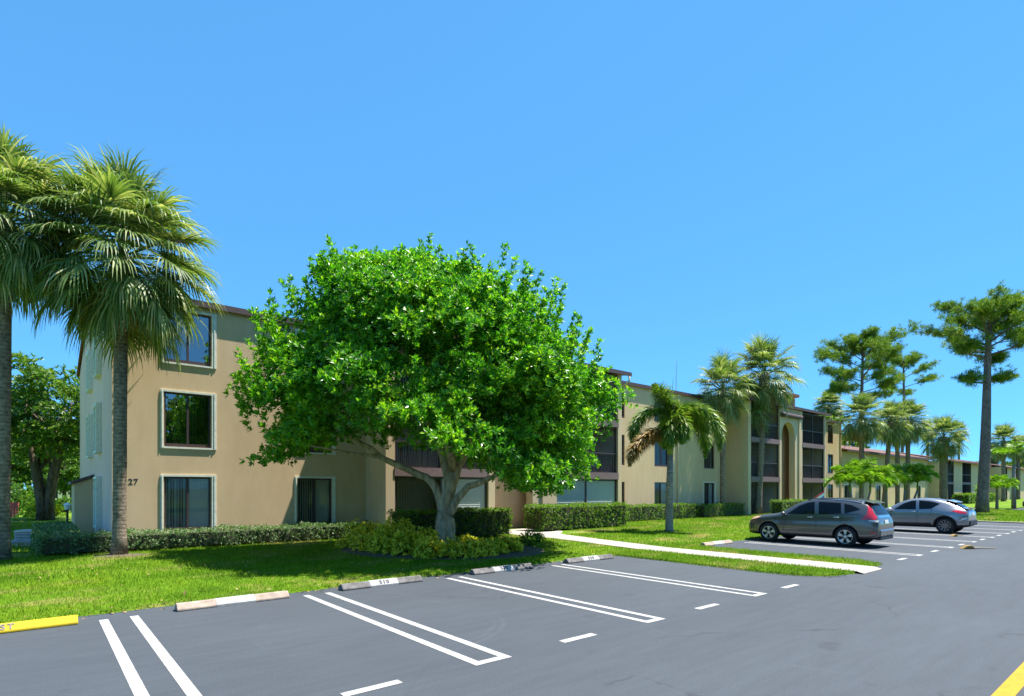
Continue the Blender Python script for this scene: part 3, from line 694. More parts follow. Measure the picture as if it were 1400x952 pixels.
# ------------------------------------------------------------------ two-storey neighbours
def low_block(u0, u1, label, group, patios, eave=5.5, ridge=7.0, fv=21.1):
    e = empty('apartment_building', (u0, fv, 0), label, 'building', group)
    def BB(name, g, mat, par=None, fix=True, smooth=False):
        o = obj(name, g, mat, e, world=True, fix=fix, smooth=smooth)
        if par is not None: o.parent = par; o.location = (0, 0, 0)
        return o
    ub = patios[0][0]-0.5
    holes = [(u0+0.6, u0+2.4, .55, 2.3), (ub-4.6, ub-3.3, .55, 2.3), (ub-4.6, ub-3.3, 3.2, 4.7), (u0+9, u0+10.4, .55, 2.3)]
    g = Geo(); wall_grid(g, front(fv), u0, ub, -0.05, eave, holes, .15); BB('wall', g, M['wall'], fix=False)
    g = Geo(); g.quad((u0, fv, -.05), (u0, fv+9, -.05), (u0, fv+9, eave), (u0, fv, eave)); g.quad((u1, fv-1.7, -.05), (u1, fv+9, -.05), (u1, fv+9, eave), (u1, fv-1.7, eave))
    g.quad((u0, fv+9, -.05), (u1, fv+9, -.05), (u1, fv+9, eave), (u0, fv+9, eave)); BB('wall', g, M['wall'], fix=False)
    for h in holes: window(h[1]-h[0], h[3]-h[2], (h[0], fv, h[2]), 0, 'curtain', h[2] < 1, par=e)
    g = Geo(); roof_sheet(g, u0-.1, ub, [(fv-.5, eave+.15), (fv+5, ridge)], .16); roof_sheet(g, u0-.1, u1+.3, [(fv+5, ridge), (fv+9.5, eave+.1)], .16)
    rf = BB('roof', g, M['tile_red'])
    g = Geo(); g.box(u0-.1, ub, fv-.53, fv-.502, eave-.08, eave+.1); BB('fascia', g, M['fascia'], rf)
    g = Geo(); roof_sheet(g, ub+.003, u1+.4, [(fv-2.3, eave-.05), (fv+5, ridge+.02)], .17); BB('roof', g, M['tile_red'])
    pv = fv-1.7; A = [ub]+[x for p in patios for x in p]+[u1]
    for i in range(0, len(A), 2):
        g = Geo(); g.box(A[i], A[i+1], pv, pv+.3, -.05, eave-.1); BB('wall', g, M['wall'])
    g = Geo(); g.box(ub, ub+.2, pv+.302, fv, -.05, eave-.1); BB('wall', g, M['wall'])
    for a, b in patios:
        g = Geo(); g.quad((a, fv+.4, -.05), (b, fv+.4, -.05), (b, fv+.4, eave), (a, fv+.4, eave)); BB('patio_recess', g, M['patio_wall'], fix=False)
        g = Geo(); g.box(a, b, pv+.02, fv+.4, 2.5, 2.8); bal = BB('balcony', g, M['slab'])
        g = Geo(); g.quad((a, pv+.12, 0), (b, pv+.12, 0), (b, pv+.12, 2.5), (a, pv+.12, 2.5)); g.quad((a, pv+.12, 2.8), (b, pv+.12, 2.8), (b, pv+.12, eave-.1), (a, pv+.12, eave-.1)); BB('insect_screen', g, M['screen_dark'], bal, fix=False)
        g = Geo()
        for x in (a, (a+b)/2, b-.07): g.box(x, x+.07, pv+.05, pv+.11, 0, 2.498); g.box(x, x+.07, pv+.05, pv+.11, 2.802, eave-.1)
        g.box(a, b, pv+.03, pv+.048, 3.75, 3.82); BB('screen_frame', g, M['brown'], bal)
    return e
low_block(58.0, 103.3, 'two storey tan block with terracotta roof just beyond the three storey building', 'two storey blocks down the street', [(86, 89.4), (93.5, 98.2)])
low_block(114, 160, 'two storey tan block with terracotta roof, seen right of the thick pine trunk', 'two storey blocks down the street', [(118.0, 122), (128, 133), (146, 150)])

# ------------------------------------------------------------------ vegetation generators
def unit(a): return a/np.maximum(np.linalg.norm(a, axis=-1, keepdims=True), 1e-9)
def perp(D):
    r = R.normal(size=D.shape); s = r-(r*D).sum(-1, keepdims=True)*D; return unit(s)
def rosettes(g, P, A, nl, L, W, spread=(0.5, 1.25), jit=0.25):
    """leaf rosettes at points P with axes A"""
    n = len(P); A = unit(A); s1 = perp(A); s2 = np.cross(A, s1)
    ph = (np.arange(nl)*2.39996)[None, :]+R.uniform(0, 6.28, (n, 1)); el = R.uniform(spread[0], spread[1], (n, nl))
    D = (A[:, None, :]*np.cos(el)[..., None]+(s1[:, None, :]*np.cos(ph)[..., None]+s2[:, None, :]*np.sin(ph)[..., None])*np.sin(el)[..., None])
    D = unit(D+R.normal(0, jit, D.shape)*0.5).reshape(-1, 3)
    Pp = np.repeat(P, nl, 0)
    up = np.repeat(A, nl, 0); S = np.cross(D, up+1e-3); S = unit(S)
    LL = R.uniform(0.75, 1.2, len(D))*L
    g.leaves(Pp+R.normal(0, 0.012, Pp.shape), D, S, LL, LL*W/L, 0.22)

def lump_crown(g, clumps, radii, centre, per, nl, L, W):
    """rosettes over the outside of many small clumps"""
    P = []; A = []
    for c, r in zip(clumps, radii):
        k = max(6, int(per*(r/0.6)**2)); d = unit(R.normal(size=(k, 3))); d[:, 2] = np.where(d[:, 2] < -0.3, -d[:, 2], d[:, 2])
        p = c+d*r*R.uniform(0.45, 1.05, (k, 1))*np.array([1, 1, 0.85])
        out = unit(np.array([c-centre]))*0.7
        P.append(p); A.append(d*0.8+out+np.array([0, 0, 0.55])+R.normal(0, 0.25, (k, 3)))
    rosettes(g, np.concatenate(P), np.concatenate(A), nl, L, W)

# ---- the big street tree
TX, TY = uv_d(607, 17.8)
LA = np.array([RT[0], RT[1], 0]); DE = np.array([FW[0], FW[1], 0])
def loc(l, d, z): return LA*l+DE*d+np.array([0, 0, z])
def big_tree():
    e = empty('street_tree', (TX, TY, 0.1), 'big dense bright green broadleaf tree with grey forked trunk in front of the building', 'tree')
    S = 17.8/777
    rows = [(328, 478, 530), (345, 435, 610), (370, 425, 705), (400, 408, 742), (440, 378, 775), (490, 352, 792), (540, 334, 832), (580, 328, 842), (610, 328, 838), (640, 338, 832), (665, 350, 818), (688, 640, 800)]
    rows = [(500-(500-y)*.71 if y < 500 else y, 607+(a-607)*.93, 607+(b-607)*.965) for y, a, b in rows]
    zz = np.array([(748-r[0])*S for r in rows])[::-1]; xl = np.array([(r[1]-607)*S for r in rows])[::-1]; xr = np.array([(r[2]-607)*S for r in rows])[::-1]
    bed = np.array([0, 0, 5.0])
    cl = []; ra = []
    def bottom(l):     # ragged underside: higher over the trunk
        x = 607+l/S
        y = np.interp(x, [320, 360, 430, 500, 540, 600, 660, 690, 740, 800, 850], [640, 655, 650, 640, 638, 634, 652, 682, 692, 682, 640])
        return (748-y)*S
    tries = 0
    while len(cl) < 640 and tries < 90000:
        tries += 1
        z = R.uniform(zz[0], zz[-1]); a = np.interp(z, zz, xl); b = np.interp(z, zz, xr); c = (a+b)/2; hw = (b-a)/2
        ph = R.uniform(0, 2*PI); t = R.uniform(0.74, 1.0) if R.random() < 0.88 else R.uniform(0.2, 0.74)
        hw *= 1.0+0.10*math.sin(3*ph+z*1.9)*min(1, z/4)-0.04+0.07*math.sin(7*ph-2.3*z)
        D = min(hw*0.92, 5.4)
        r = R.uniform(0.34, 0.92)
        l = c+max(hw-r*0.6, 0.1)*t*math.cos(ph); d = max(D-r*0.5, 0.1)*t*math.sin(ph); l = c+(l-c)*(1-0.045*max(-d, 0)/5)
        if z-r*0.7 < bottom(l): continue
        p = loc(l, d, z)
        if TY+p[1] > 18.35-r: continue
        if R.random() > min(1, 0.35+hw/4): continue
        cl.append(p); ra.append(r)
    g = Geo(); lump_crown(g, cl, ra, bed, 50, 8, 0.145, 0.058)
    # upright leafy shoots that break the outline
    P = []; A = []
    for k in range(230):
        z = R.uniform(3.2, zz[-1]-0.2); a = np.interp(z, zz, xl); b = np.interp(z, zz, xr); ph = R.uniform(0, 2*PI); hw = (b-a)/2
        p = loc((a+b)/2+hw*0.97*math.cos(ph), min(hw*0.8, 4.2)*math.sin(ph), z)
        if TY+p[1] > 18.2: continue
        axis = unit(np.array([loc((a+b)/2*0+math.cos(ph), math.sin(ph), 0)*0.35+np.array([0, 0, 1.0])]))[0]
        h = R.uniform(0.5, 1.25)
        for q in np.arange(0, h, 0.07):
            P.append(p+axis*q+R.normal(0, 0.07*(1.4-q/h), 3)); A.append(axis+R.normal(0, 0.35, 3))
    rosettes(g, np.array(P), np.array(A), 8, 0.15, 0.055, (0.5, 1.3))
    obj('crown', g, M['leaf_tree'], e)
    g = Geo(); T = lambda l, z, d=0: tuple(loc(l, d, z))
    def limb(pts, rads, seg=10):
        P = []; Rr = []
        for i in range(len(pts)-1):
            for f in (0, 0.5): 
                a, b = np.array(pts[i]), np.array(pts[i+1]); P.append(tuple(a+(b-a)*f+(R.normal(0, 0.025, 3) if i else 0))); Rr.append((rads[i]+(rads[i+1]-rads[i])*f)*R.uniform(0.95, 1.06))
        P.append(pts[-1]); Rr.append(rads[-1]); g.tube(P, Rr, seg)
    limb([T(0, -0.1), T(0, .25), T(-.03, .8), T(-.02, 1.3), T(.2, 1.95), T(.45, 2.9), T(.6, 4.4, -.1), T(.5, 5.6, -.3), T(.4, 6.8, -.2)], [.36, .27, .235, .22, .19, .16, .12, .08, .04], 14)
    limb([T(.22, -.1, -.02), T(.17, .4), T(.16, .9), T(.28, 1.3), T(.55, 1.75, -.1), T(1.1, 2.08, -.2), T(1.9, 2.5, -.3), T(3.1, 3.4, -.4), T(4.0, 4.6, -.4)], [.23, .19, .165, .145, .115, .095, .075, .05, .025])
    limb([T(-.05, 1.2), T(-.2, 1.9), T(-.55, 2.2, .1), T(-1.1, 2.45, .2), T(-2, 2.88, .1), T(-2.6, 3.3, 0), T(-3.9, 4.2, -.2), T(-4.8, 5.2, -.3)], [.17, .14, .12, .105, .09, .075, .05, .02])
    limb([T(-2, 2.88, .1), T(-2.7, 2.95, -.5), T(-4.2, 3.2, -1.2)], [.07, .05, .02], 8)
    limb([T(.2, 1.9), T(-.1, 3.0, .5), T(-.8, 4.5, 1.0), T(-1.5, 6.5, 1.2)], [.16, .13, .09, .03])
    limb([T(.4, 2.6), T(1.2, 3.8, -.8), T(2.2, 5.2, -1.6), T(2.7, 6.5, -2.2)], [.14, .1, .07, .03])
    limb([T(.3, 2.4), T(.2, 3.5, -1.2), T(-.6, 4.8, -2.4), T(-1.2, 6.0, -3.0)], [.13, .1, .06, .03])
    limb([T(.3, 2.4), T(1.2, 3.8, 1.2), T(2.2, 5.2, 2.0)], [.12, .09, .03])
    for k in range(26):
        c = cl[R.integers(len(cl))]
        if c[2] < 5: continue
        s = np.array(T(R.uniform(-.6, .8), R.uniform(4, 5.5), R.uniform(-.5, .5))); m = (s+c)/2+R.normal(0, .2, 3); limb([tuple(s), tuple(m), tuple(c)], [.05, .035, .012], 6)
    obj('trunk', g, M['tree_bark'], e, smooth=True)
big_tree()

# ---- generic broadleaf tree meshes for the background
def bg_tree(seed, h, rw, nclump=170, leaf=0.22, mat='leaf_bg', trunks=1, bark='dark_bark', low=0.3):
    global R
    keep = R; R = np.random.default_rng(seed)
    cl = []; ra = []; cz = h*(1+low)/2; hz = h*(1-low)/2
    while len(cl) < nclump:
        d = unit(R.normal(size=(1, 3)))[0]; t = R.uniform(0.55, 1.0); k = 1+0.22*math.sin(3*math.atan2(d[1], d[0])+seed)
        p = np.array([d[0]*rw*t*k, d[1]*rw*t*k, cz+d[2]*hz*t]); cl.append(p); ra.append(R.uniform(0.4, 0.9)*rw/4)
    g = Geo(); lump_crown(g, cl, ra, np.array([0, 0, cz*0.8]), 16, 6, leaf, leaf*0.42)
    cm = g.mesh('crown'); cm.materials.append(M[mat])
    g = Geo()
    for k in range(trunks):
        a = k*2*PI/max(trunks, 1)+0.6; sp = 0.0 if trunks == 1 else 0.2
        b = np.array([math.cos(a)*sp, math.sin(a)*sp, -0.1]); t0 = 0.035*h if trunks == 1 else 0.026*h
        P = [b, b*1.1+[0, 0, h*0.12], b*(2.5 if trunks > 1 else 1)+[0, 0, h*0.3], b*(5 if trunks > 1 else 1)+[0.1, 0.1, h*0.55], b*(6.5 if trunks > 1 else 1)+[0.2, 0, h*0.85]]
        g.tube([tuple(p) for p in P], [t0*1.25, t0, t0*.8, t0*.5, t0*.15], 10)
        for q in range(4):
            c = cl[R.integers(len(cl))]; s = np.array(P[2])+(np.array(P[3])-np.array(P[2]))*R.uniform(0, 1); g.tube([tuple(s), tuple((s+c)/2+[0, 0, .2]), tuple(c)], [t0*.4, t0*.25, t0*.06], 6)
    tm = g.mesh('trunk', True); tm.materials.append(M[bark])
    R = keep; return cm, tm
def put_tree(kind, name, u, v, label, cat='tree', group=None, s=1.0, rz=0.0):
    e = empty(name, (u, v, gz(u, v)-0.02), label, cat, group, rz); e.scale = (s, s, s)
    link('crown', kind[0], None, e); link('trunk', kind[1], None, e); return e
BT1 = bg_tree(11, 9.3, 3.9, 260, 0.26, trunks=4, low=0.33)
BT2 = bg_tree(12, 8.0, 4.2, 190, 0.30, low=0.22)
BT3 = bg_tree(13, 10.0, 5.0, 200, 0.36, low=0.28)
put_tree(BT1, 'broadleaf_tree', *uv_d(62, 33), 'dark multi stemmed tree left of the building with thick spreading trunks')
GB = 'trees far behind on the left'
lefts = [(8, 58, BT2, 1.0, 'light green tree far behind the red fence at the left edge'), (28, 66, BT3, .9, 'tall tree far behind the grey vented box'), (50, 72, BT2, 1.1, 'tree far behind the multi stemmed tree, near the lamp post'),
         (75, 68, BT3, .8, 'tree far back between the multi stemmed tree and the lean-to'), (100, 75, BT2, 1.2, 'tree far back just left of the gable wall'), (-30, 60, BT3, 1.0, 'tree far back at the outer left edge'), (88, 58, BT2, .7, 'low tree showing just above the garden lamp post'), (40, 92, BT3, 1.0, 'tallest tree of the far left background'), (64, 95, BT3, .95, 'farthest tree seen between the stems of the dark tree')]
for i, (x, d, k, s, lb) in enumerate(lefts): put_tree(k, 'broadleaf_tree', *uv_d(x, d), lb, 'tree', GB, s, i*1.3)
put_tree(BT2, 'broadleaf_tree', *uv_d(1104, 84), 'bright green treetop showing above the roof between turret and fan palm', s=1.55)
for i, (x, v, s, lb) in enumerate([(1236, 44, .95, 'round treetop just above the terracotta roof, left one'), (1256, 46, .9, 'round treetop just above the terracotta roof, right one'), (1330, 60, 1.3, 'tall treetop behind the thick pine trunk'), (1395, 40, 1.25, 'large tree closing the view at the right edge'), (1378, 48, 1.2, 'large tree far down the street behind the fan palms')]):
    put_tree(BT3, 'broadleaf_tree', uv_on(x, v), v, lb, 'tree', None, s, i)
# trees across the road behind the viewer (they mirror in the window panes)
for i, (u, v, k, s) in enumerate([(2, -14, BT3, 1.0), (8.5, -17, BT1, 1.1), (15, -16, BT3, 1.05), (-6, -16, BT2, 1.2), (23, -18, BT3, 1.1), (-14, -17, BT3, 1.0), (-22, -15, BT2, 1.2), (-30, -16, BT3, 1.1), (31, -17, BT2, 1.2), (40, -16, BT3, 1.0)]):
    e = put_tree(k, 'broadleaf_tree', u, v, 'tree across the road behind the viewer, mirrored in the dark window panes', 'tree', 'trees across the road', s, i*2.0)

# ---- fan palms (cabbage palms)
def fan_leaf(g, base, D, petiole, blade, nleaf, droop, width=0.03, old=0.0):
    """costapalmate leaf: petiole then a fan of drooping segments"""
    D = unit(np.array([D]))[0]; up = np.array([0, 0, 1.0]); side = np.cross(D, up); 
    if np.linalg.norm(side) < 0.05: side = np.array([1.0, 0, 0])
    side = side/np.linalg.norm(side); nrm = np.cross(side, D)
    sag = np.array([0, 0, -1.0])*petiole*0.18*(1-abs(D[2]))
    p1 = base+D*petiole*0.55+sag*0.3; p2 = base+D*petiole+sag
    g.tube([tuple(base), tuple(p1), tuple(p2)], [0.024, 0.018, 0.012], 4, False)
    cd = unit(np.array([D+np.array([0, 0, -0.45*droop])]))[0]
    V = []; Q = []; k0 = 0
    for i in range(nleaf):
        f = i/(nleaf-1); ang = (f-0.5)*2*rad(128)
        root = p2+cd*blade*0.32*(1-abs(2*f-1))
        d = cd*math.cos(ang)+side*math.sin(ang)+nrm*0.18*(abs(math.sin(ang)))
        d = d/np.linalg.norm(d); L = blade*R.uniform(0.85, 1.1)*(1-0.22*(abs(2*f-1))**2)
        w = width*R.uniform(0.8, 1.2); sd = np.cross(d, nrm+R.normal(0, 0.25, 3)); sd = sd/np.linalg.norm(sd)
        pts = []; q = root.copy(); dd = d.copy(); n = 4; dr = droop*R.uniform(0.5, 1.4)
        for k in range(n+1):
            ww = w*(0.55, 1.0, 0.85, 0.5, 0.06)[k]
            V += [q-sd*ww, q+sd*ww]
            if k: Q.append((k0+2*k-2, k0+2*k-1, k0+2*k+1, k0+2*k))
            dd = dd+np.array([0, 0, -1.0])*dr*(0.0, 0.14, 0.42, 0.75, 0)[k]; dd = dd/np.linalg.norm(dd); q = q+dd*L/n
        k0 += 2*(n+1)
    g.quads(V, Q)
def sabal_crown(seed, n=40, rad_=2.6, droop=1.0, dead=5, low=-50, nleaf=34):
    global R
    keep = R; R = np.random.default_rng(seed)
    g = Geo(); gd = Geo()
    for i in range(n):
        f = (i+0.5)/n; el = rad(89+(low-89)*f**0.95)+R.normal(0, 0.08); az = i*2.39996+R.normal(0, 0.15)
        D = np.array([math.cos(el)*math.cos(az), math.cos(el)*math.sin(az), math.sin(el)])
        pl = rad_*R.uniform(0.40, 0.58); bl = rad_*R.uniform(0.42, 0.54)
        if f < 0.06: pl *= 0.9
        fan_leaf(g, np.array([D[0]*.1, D[1]*.1, 0.1-0.35*f]), D, pl, bl, nleaf, droop*R.uniform(0.6, 1.2)*(0.48+0.72*f), 0.032*rad_/2.6)
    for i in range(dead):
        az = i*2.39996*1.7+1; el = rad(R.uniform(-68, -40)); D = np.array([math.cos(el)*math.cos(az), math.cos(el)*math.sin(az), math.sin(el)])
        fan_leaf(gd, np.array([D[0]*.15, D[1]*.15, -.4]), D, rad_*.42, rad_*.40, 20, 1.3, 0.024*rad_/2.6)
    cm = g.mesh('crown'); cm.materials.append(M['leaf_sabal'])
    dm = None
    if dead: dm = gd.mesh('dry_fronds'); dm.materials.append(M['leaf_dead'])
    R = keep; return cm, dm
SC = [sabal_crown(21, 84, 2.6, 1.5, 3, -58, 44), sabal_crown(22, 64, 2.15, 1.4, 9, -62), sabal_crown(23, 62, 2.2, 1.4, 12, -66), sabal_crown(24, 88, 2.5, 1.6, 4, -58, 44)]
def sabal(u, v, h, variant, label, group=None, r0=0.2, top=(0, 0), bend=(0, 0), s=1.0, rz=0.0, boots=True):
    e = empty('fan_palm', (u, v, gz(u, v)-0.03), label, 'palm tree', group)
    g = Geo(); P = []; Rr = []; n = 16
    for k in range(n+1):
        f = k/n; P.append((top[0]*f+bend[0]*math.sin(PI*f), top[1]*f+bend[1]*math.sin(PI*f), h*f))
        Rr.append(r0*(1.35 if k == 0 else 1.08 if k == 1 else 1.0 if f < .75 else 1.0+0.25*(f-.75)/.25)*random.uniform(0.97, 1.03))
    g.tube(P, Rr, 14)
    obj('trunk', g, M['palm_bark'], e, smooth=True)
    o = link('crown', SC[variant][0], None, e, (top[0], top[1], h), rz); o.scale = (s, s, s*1.12)
    if SC[variant][1]: d = link('dry_fronds', SC[variant][1], None, e, (top[0], top[1], h), rz); d.scale = (s, s, s)
    if boots:
        g = Geo()
        for k in range(26):
            a = k*2.4; z = h-1.0+0.95*k/26; r = r0*1.12; p = np.array([top[0]+math.cos(a)*r, top[1]+math.sin(a)*r, z]); g.tube([tuple(p), tuple(p+np.array([math.cos(a)*.1, math.sin(a)*.1, .2]))], [.05, .03], 5)
        obj('frond_stubs', g, M['leaf_dead'], e)
    return e
def zat(y, d): return CAM_H+(668-y)*d/777.0
u, v = uv_d(3, 14.5); sabal(u, v, zat(300, 14.5)-.12, 0, 'fan palm cut off by the left edge of the photo, beside the grey vented box', r0=0.155, rz=1.0, s=0.76, top=(0.05, 0))
u, v = uv_d(163, 15.5); sabal(u, v, zat(346, 15.5)-.15, 3, 'full fan palm standing at the front left corner of the building', r0=0.16, rz=2.2, s=0.93, top=(0.05, 0.0))
GP = 'fan palms in the lawn along the building'
u, v = uv_d(988, 37.5); sabal(u, v, zat(532, 37.5)-.15, 1, 'slim fan palm just right of the foxtail palm, in front of the wall', GP, r0=.17, rz=.5)
u, v = uv_d(1036, 40); sabal(u, v, zat(512, 40)-.15, 2, 'taller fan palm of the leaning pair by the far screened patios', GP, r0=.24, top=(0.3, -.3), rz=1.5, s=1.15)
u, v = uv_d(1032, 40.6); sabal(u, v, zat(556, 40.6)-.15, 1, 'shorter curved fan palm of the pair by the far screened patios', GP, r0=.2, top=(-.55, .3), bend=(-.35, .25), rz=3.5, s=.9)
v = 41.0; u = uv_on(1133, v); d = u*FW[0]+v*FW[1]; sabal(u, v, zat(558, d), 3, 'fan palm crown rising behind the far end of the roof', r0=.2, s=1.15)
GP2 = 'fan palms in front of the terracotta roofed block'
for x, v, y, var, s, tp, lb in [(1178, 18.6, 572, 2, 1.0, (0, 0), 'leftmost fan palm before the terracotta roof, below the tall pine'), (1208, 18.2, 578, 1, .9, (.5, -.4), 'leaning fan palm, second of the row before the terracotta roof'),
    (1227, 18.8, 580, 2, .95, (0, 0), 'fan palm in the middle of the row before the terracotta roof'), (1241, 18.0, 576, 1, 1.0, (.1, 0), 'fan palm fourth in the row before the terracotta roof'), (1290, 16.6, 598, 2, 1.05, (0, 0), 'thick low fan palm in front of the end of the terracotta roof')]:
    u = uv_on(x, v); d = u*FW[0]+v*FW[1]; sabal(u, v, zat(y, d)-.1, var, lb, GP2, r0=.2 if x < 1280 else .36, top=tp, s=s, rz=x*.1)
GP3 = 'fan palms farther down the street'
for x, v, y, s, lb in [(1268, 36, 588, 1.0, 'fan palm crown behind the terracotta roof, between two nearer crowns'), (1311, 36, 590, 1.1, 'fan palm crown just left of the thick pine trunk'), (1372, 17.5, 603, 1.15, 'large fan palm just right of the thick pine trunk'), (1392, 19, 612, 1.0, 'fan palm beside the right edge of the photo'), (1358, 24, 622, .9, 'small fan palm behind the one right of the pine trunk')]:
    u = uv_on(x, v); d = u*FW[0]+v*FW[1]; sabal(u, v, zat(y, d)-.1, 2, lb, GP3, r0=.24, s=s, rz=x*.3, boots=False)

# ---- feather palms
def feather(g, base, az, el0, length, droop, leafl, n, plumose=0.0, width=0.03, wob=0.1, rachis=0.018, early=False):
    m = 14; pts = [np.array(base, float)]; el = el0; h = np.array([math.cos(az), math.sin(az), 0])
    dirs = []
    for k in range(m):
        d = h*math.cos(el)+np.array([0, 0, math.sin(el)]); dirs.append(d); pts.append(pts[-1]+d*length/m); el -= droop/m*((1.75-1.5*k/m) if early else (0.4+1.2*k/m))
    dirs.append(dirs[-1]); pts = np.array(pts); dirs = np.array(dirs)
    g.tube([tuple(p) for p in pts], [rachis*(1-0.8*k/m) for k in range(m+1)], 4, False)
    t = np.linspace(0.10, 1.0, n); P = np.stack([np.interp(t*m, np.arange(m+1), pts[:, i]) for i in range(3)], 1); T = unit(np.stack([np.interp(t*m, np.arange(m+1), dirs[:, i]) for i in range(3)], 1))
    side = np.cross(T, np.array([0, 0, 1.0])); side = unit(np.where(np.linalg.norm(side, axis=1, keepdims=True) < .05, np.array([[-h[1], h[0], 0]]), side)); nrm = np.cross(side, T)
    sg = np.where(np.arange(n) % 2 == 0, 1.0, -1.0)
    if plumose: ang = R.uniform(0, 2*PI, n)
    else: ang = np.where(sg > 0, R.normal(0.35, .12, n), PI-R.normal(0.35, .12, n))
    lat = side*np.cos(ang)[:, None]+nrm*np.sin(ang)[:, None]
    D = unit(lat*0.85+T*0.55+R.normal(0, wob, (n, 3))+np.array([0, 0, -0.12])); LL = leafl*np.clip(np.sin(PI*np.clip(t*0.86+0.14, 0, 1))*1.15+.12, .25, 1.0)*R.uniform(.85, 1.1, n)
    S = unit(np.cross(D, T+1e-3))
    # two-piece drooping leaflets
    w = width; mid = P+D*LL[:, None]*.5; D2 = unit(D+np.array([0, 0, -0.55])); tip = mid+D2*LL[:, None]*.5
    V = np.stack([P-S*w*.25, P+S*w*.25, mid+S*w*.5, mid-S*w*.5, tip+S*w*.06, tip-S*w*.06], 1).reshape(-1, 3); k = np.arange(n)*6
    g.quads(V, np.concatenate([np.stack([k, k+1, k+2, k+3], 1), np.stack([k+3, k+2, k+4, k+5], 1)]))
def foxtail():
    d0 = 24.5; u, v = uv_d(915, d0); sc = d0/777
    e = empty('foxtail_palm', (u, v, gz(u, v)-.02), 'foxtail palm with bushy drooping fronds and smooth grey trunk on the lawn by the footpath', 'palm tree')
    g = Geo(); g.tube([(0, 0, -.05), (0, 0, .15), (0.0, 0, .8), (.02, 0, 2.0), (.05, -.02, 3.35)], [.24, .17, .155, .145, .12], 16); obj('trunk', g, M['palm_bark_grey'], e, smooth=True)
    g = Geo(); g.tube([(.05, -.02, 3.33), (.05, -.02, 3.6), (.07, -.03, 4.3), (.08, -.04, 4.95)], [.125, .145, .11, .06], 12); obj('crownshaft', g, M['crownshaft'], e, smooth=True)
    top = np.array([.08, -.04, 4.85]); A0 = math.atan2(RT[1], RT[0])      # azimuth of "image right"
    g = Geo(); old = Geo()
    spec = [(2.6, 84, 1.9, 1.0, 0), (0.15, 78, 2.5, 2.5, 0), (-0.25, 66, 3.5, 2.7, 0), (0.4, 50, 3.3, 2.45, 0), (PI-.2, 68, 2.7, 2.6, 0), (PI+.25, -8, 2.7, 1.55, 1), (-PI/2-.3, 12, 1.5, 2.2, 0), (PI/2, 40, 2.0, 2.4, 0), (-PI/2+.4, 40, 1.7, 2.6, 0)]
    for az, el, L_, dr, o_ in spec:
        b = top+np.array([0, 0, -.1 if not o_ else -.45])
        feather(old if o_ else g, b, A0+az, rad(el), L_, dr, 0.62, 640, 1.0, 0.052, 0.15, .022, not o_ and az != 2.6)
    obj('crown', g, M['leaf_fox'], e); obj('rusty_frond', old, M['leaf_fox_old'], e)
    g = Geo(); b = top+np.array([0, 0, .05]); g.tube([tuple(b), tuple(b+np.array([.05, 0, .8])), tuple(b+np.array([.12, -.02, 1.75]))], [.03, .018, .005], 5); obj('spear_leaf', g, M['crownshaft'], e)
foxtail()
def xmas_palm_mesh(seed, nf=13):
    global R
    keep = R; R = np.random.default_rng(seed); g = Geo()
    for i in range(nf): feather(g, (0, 0, 0), i*2.39996+seed, rad(R.uniform(30, 86)), R.uniform(1.4, 1.85), R.uniform(1.5, 2.3), .58, 110, 0, .065, .22, .02)
    me = g.mesh('crown'); me.materials.append(M['leaf_xmas']); R = keep; return me
XM = [xmas_palm_mesh(31), xmas_palm_mesh(32, 12)]
for i, (x, d, h, tp, s, lb) in enumerate([(1166, 40, 2.25, (-.25, .1), 1.0, 'left stem of the clump of young light green palms behind the grey SUV'), (1177, 40.4, 2.5, (.05, 0), 1.05, 'middle stem of the clump of young light green palms behind the grey SUV'), (1185, 40, 2.2, (.35, -.1), 1.0, 'right leaning stem of the clump of young palms behind the grey SUV'),
    (1212, 44, 2.2, (.0, 0), 1.0, 'young light green palm between the two palm clumps, above the parked cars'), (1236, 45, 2.45, (.2, 0), 1.1, 'left young palm of the pair behind the silver car'), (1248, 45.6, 2.3, (.45, -.2), 1.0, 'right young palm of the pair behind the silver car')]):
    u, v = uv_d(x, d); e = empty('young_palm', (u, v, gz(u, v)-.02), lb, 'palm tree', 'young light green palms behind the cars')
    g = Geo(); g.tube([(0, 0, 0), (tp[0]*.4, tp[1]*.4, h*.5), (tp[0], tp[1], h*.75)], [.10, .08, .07], 8); obj('trunk', g, M['palm_bark_grey'], e, smooth=True)
    g = Geo(); g.tube([(tp[0], tp[1], h*.74), (tp[0], tp[1], h*.9), (tp[0]*1.05, tp[1]*1.05, h+.05)], [.075, .08, .04], 8); obj('crownshaft', g, M['crownshaft'], e, smooth=True)
    o = link('crown', XM[i % 2], None, e, (tp[0], tp[1], h), i*1.1); o.scale = (s*1.12, s*1.12, s*1.2)
u, v = uv_d(1363, 52); e = empty('young_palm', (u, v, .08), 'small young palm on the far lawn right of the thick pine trunk', 'palm tree'); g = Geo(); g.tube([(0, 0, 0), (0, 0, 1.9)], [.13, .09], 8); obj('trunk', g, M['palm_bark'], e); link('crown', XM[0], None, e, (0, 0, 1.9)).scale = (1.1, 1.1, 1.2)
u, v = uv_d(1386, 55); e = empty('royal_palm', (u, v, .08), 'slim grey palm with bright green top near the right edge', 'palm tree'); g = Geo(); g.tube([(0, 0, 0), (0, 0, 2), (.05, 0, 4.2)], [.2, .17, .13], 10); obj('trunk', g, M['palm_bark_grey'], e, smooth=True); g = Geo(); g.tube([(.05, 0, 4.2), (.05, 0, 5.2), (-.2, 0, 6.0)], [.13, .11, .03], 8); obj('crownshaft', g, M['crownshaft'], e, smooth=True); link('crown', XM[1], None, e, (.05, 0, 5.2)).scale = (1.3, 1.3, 1.0)

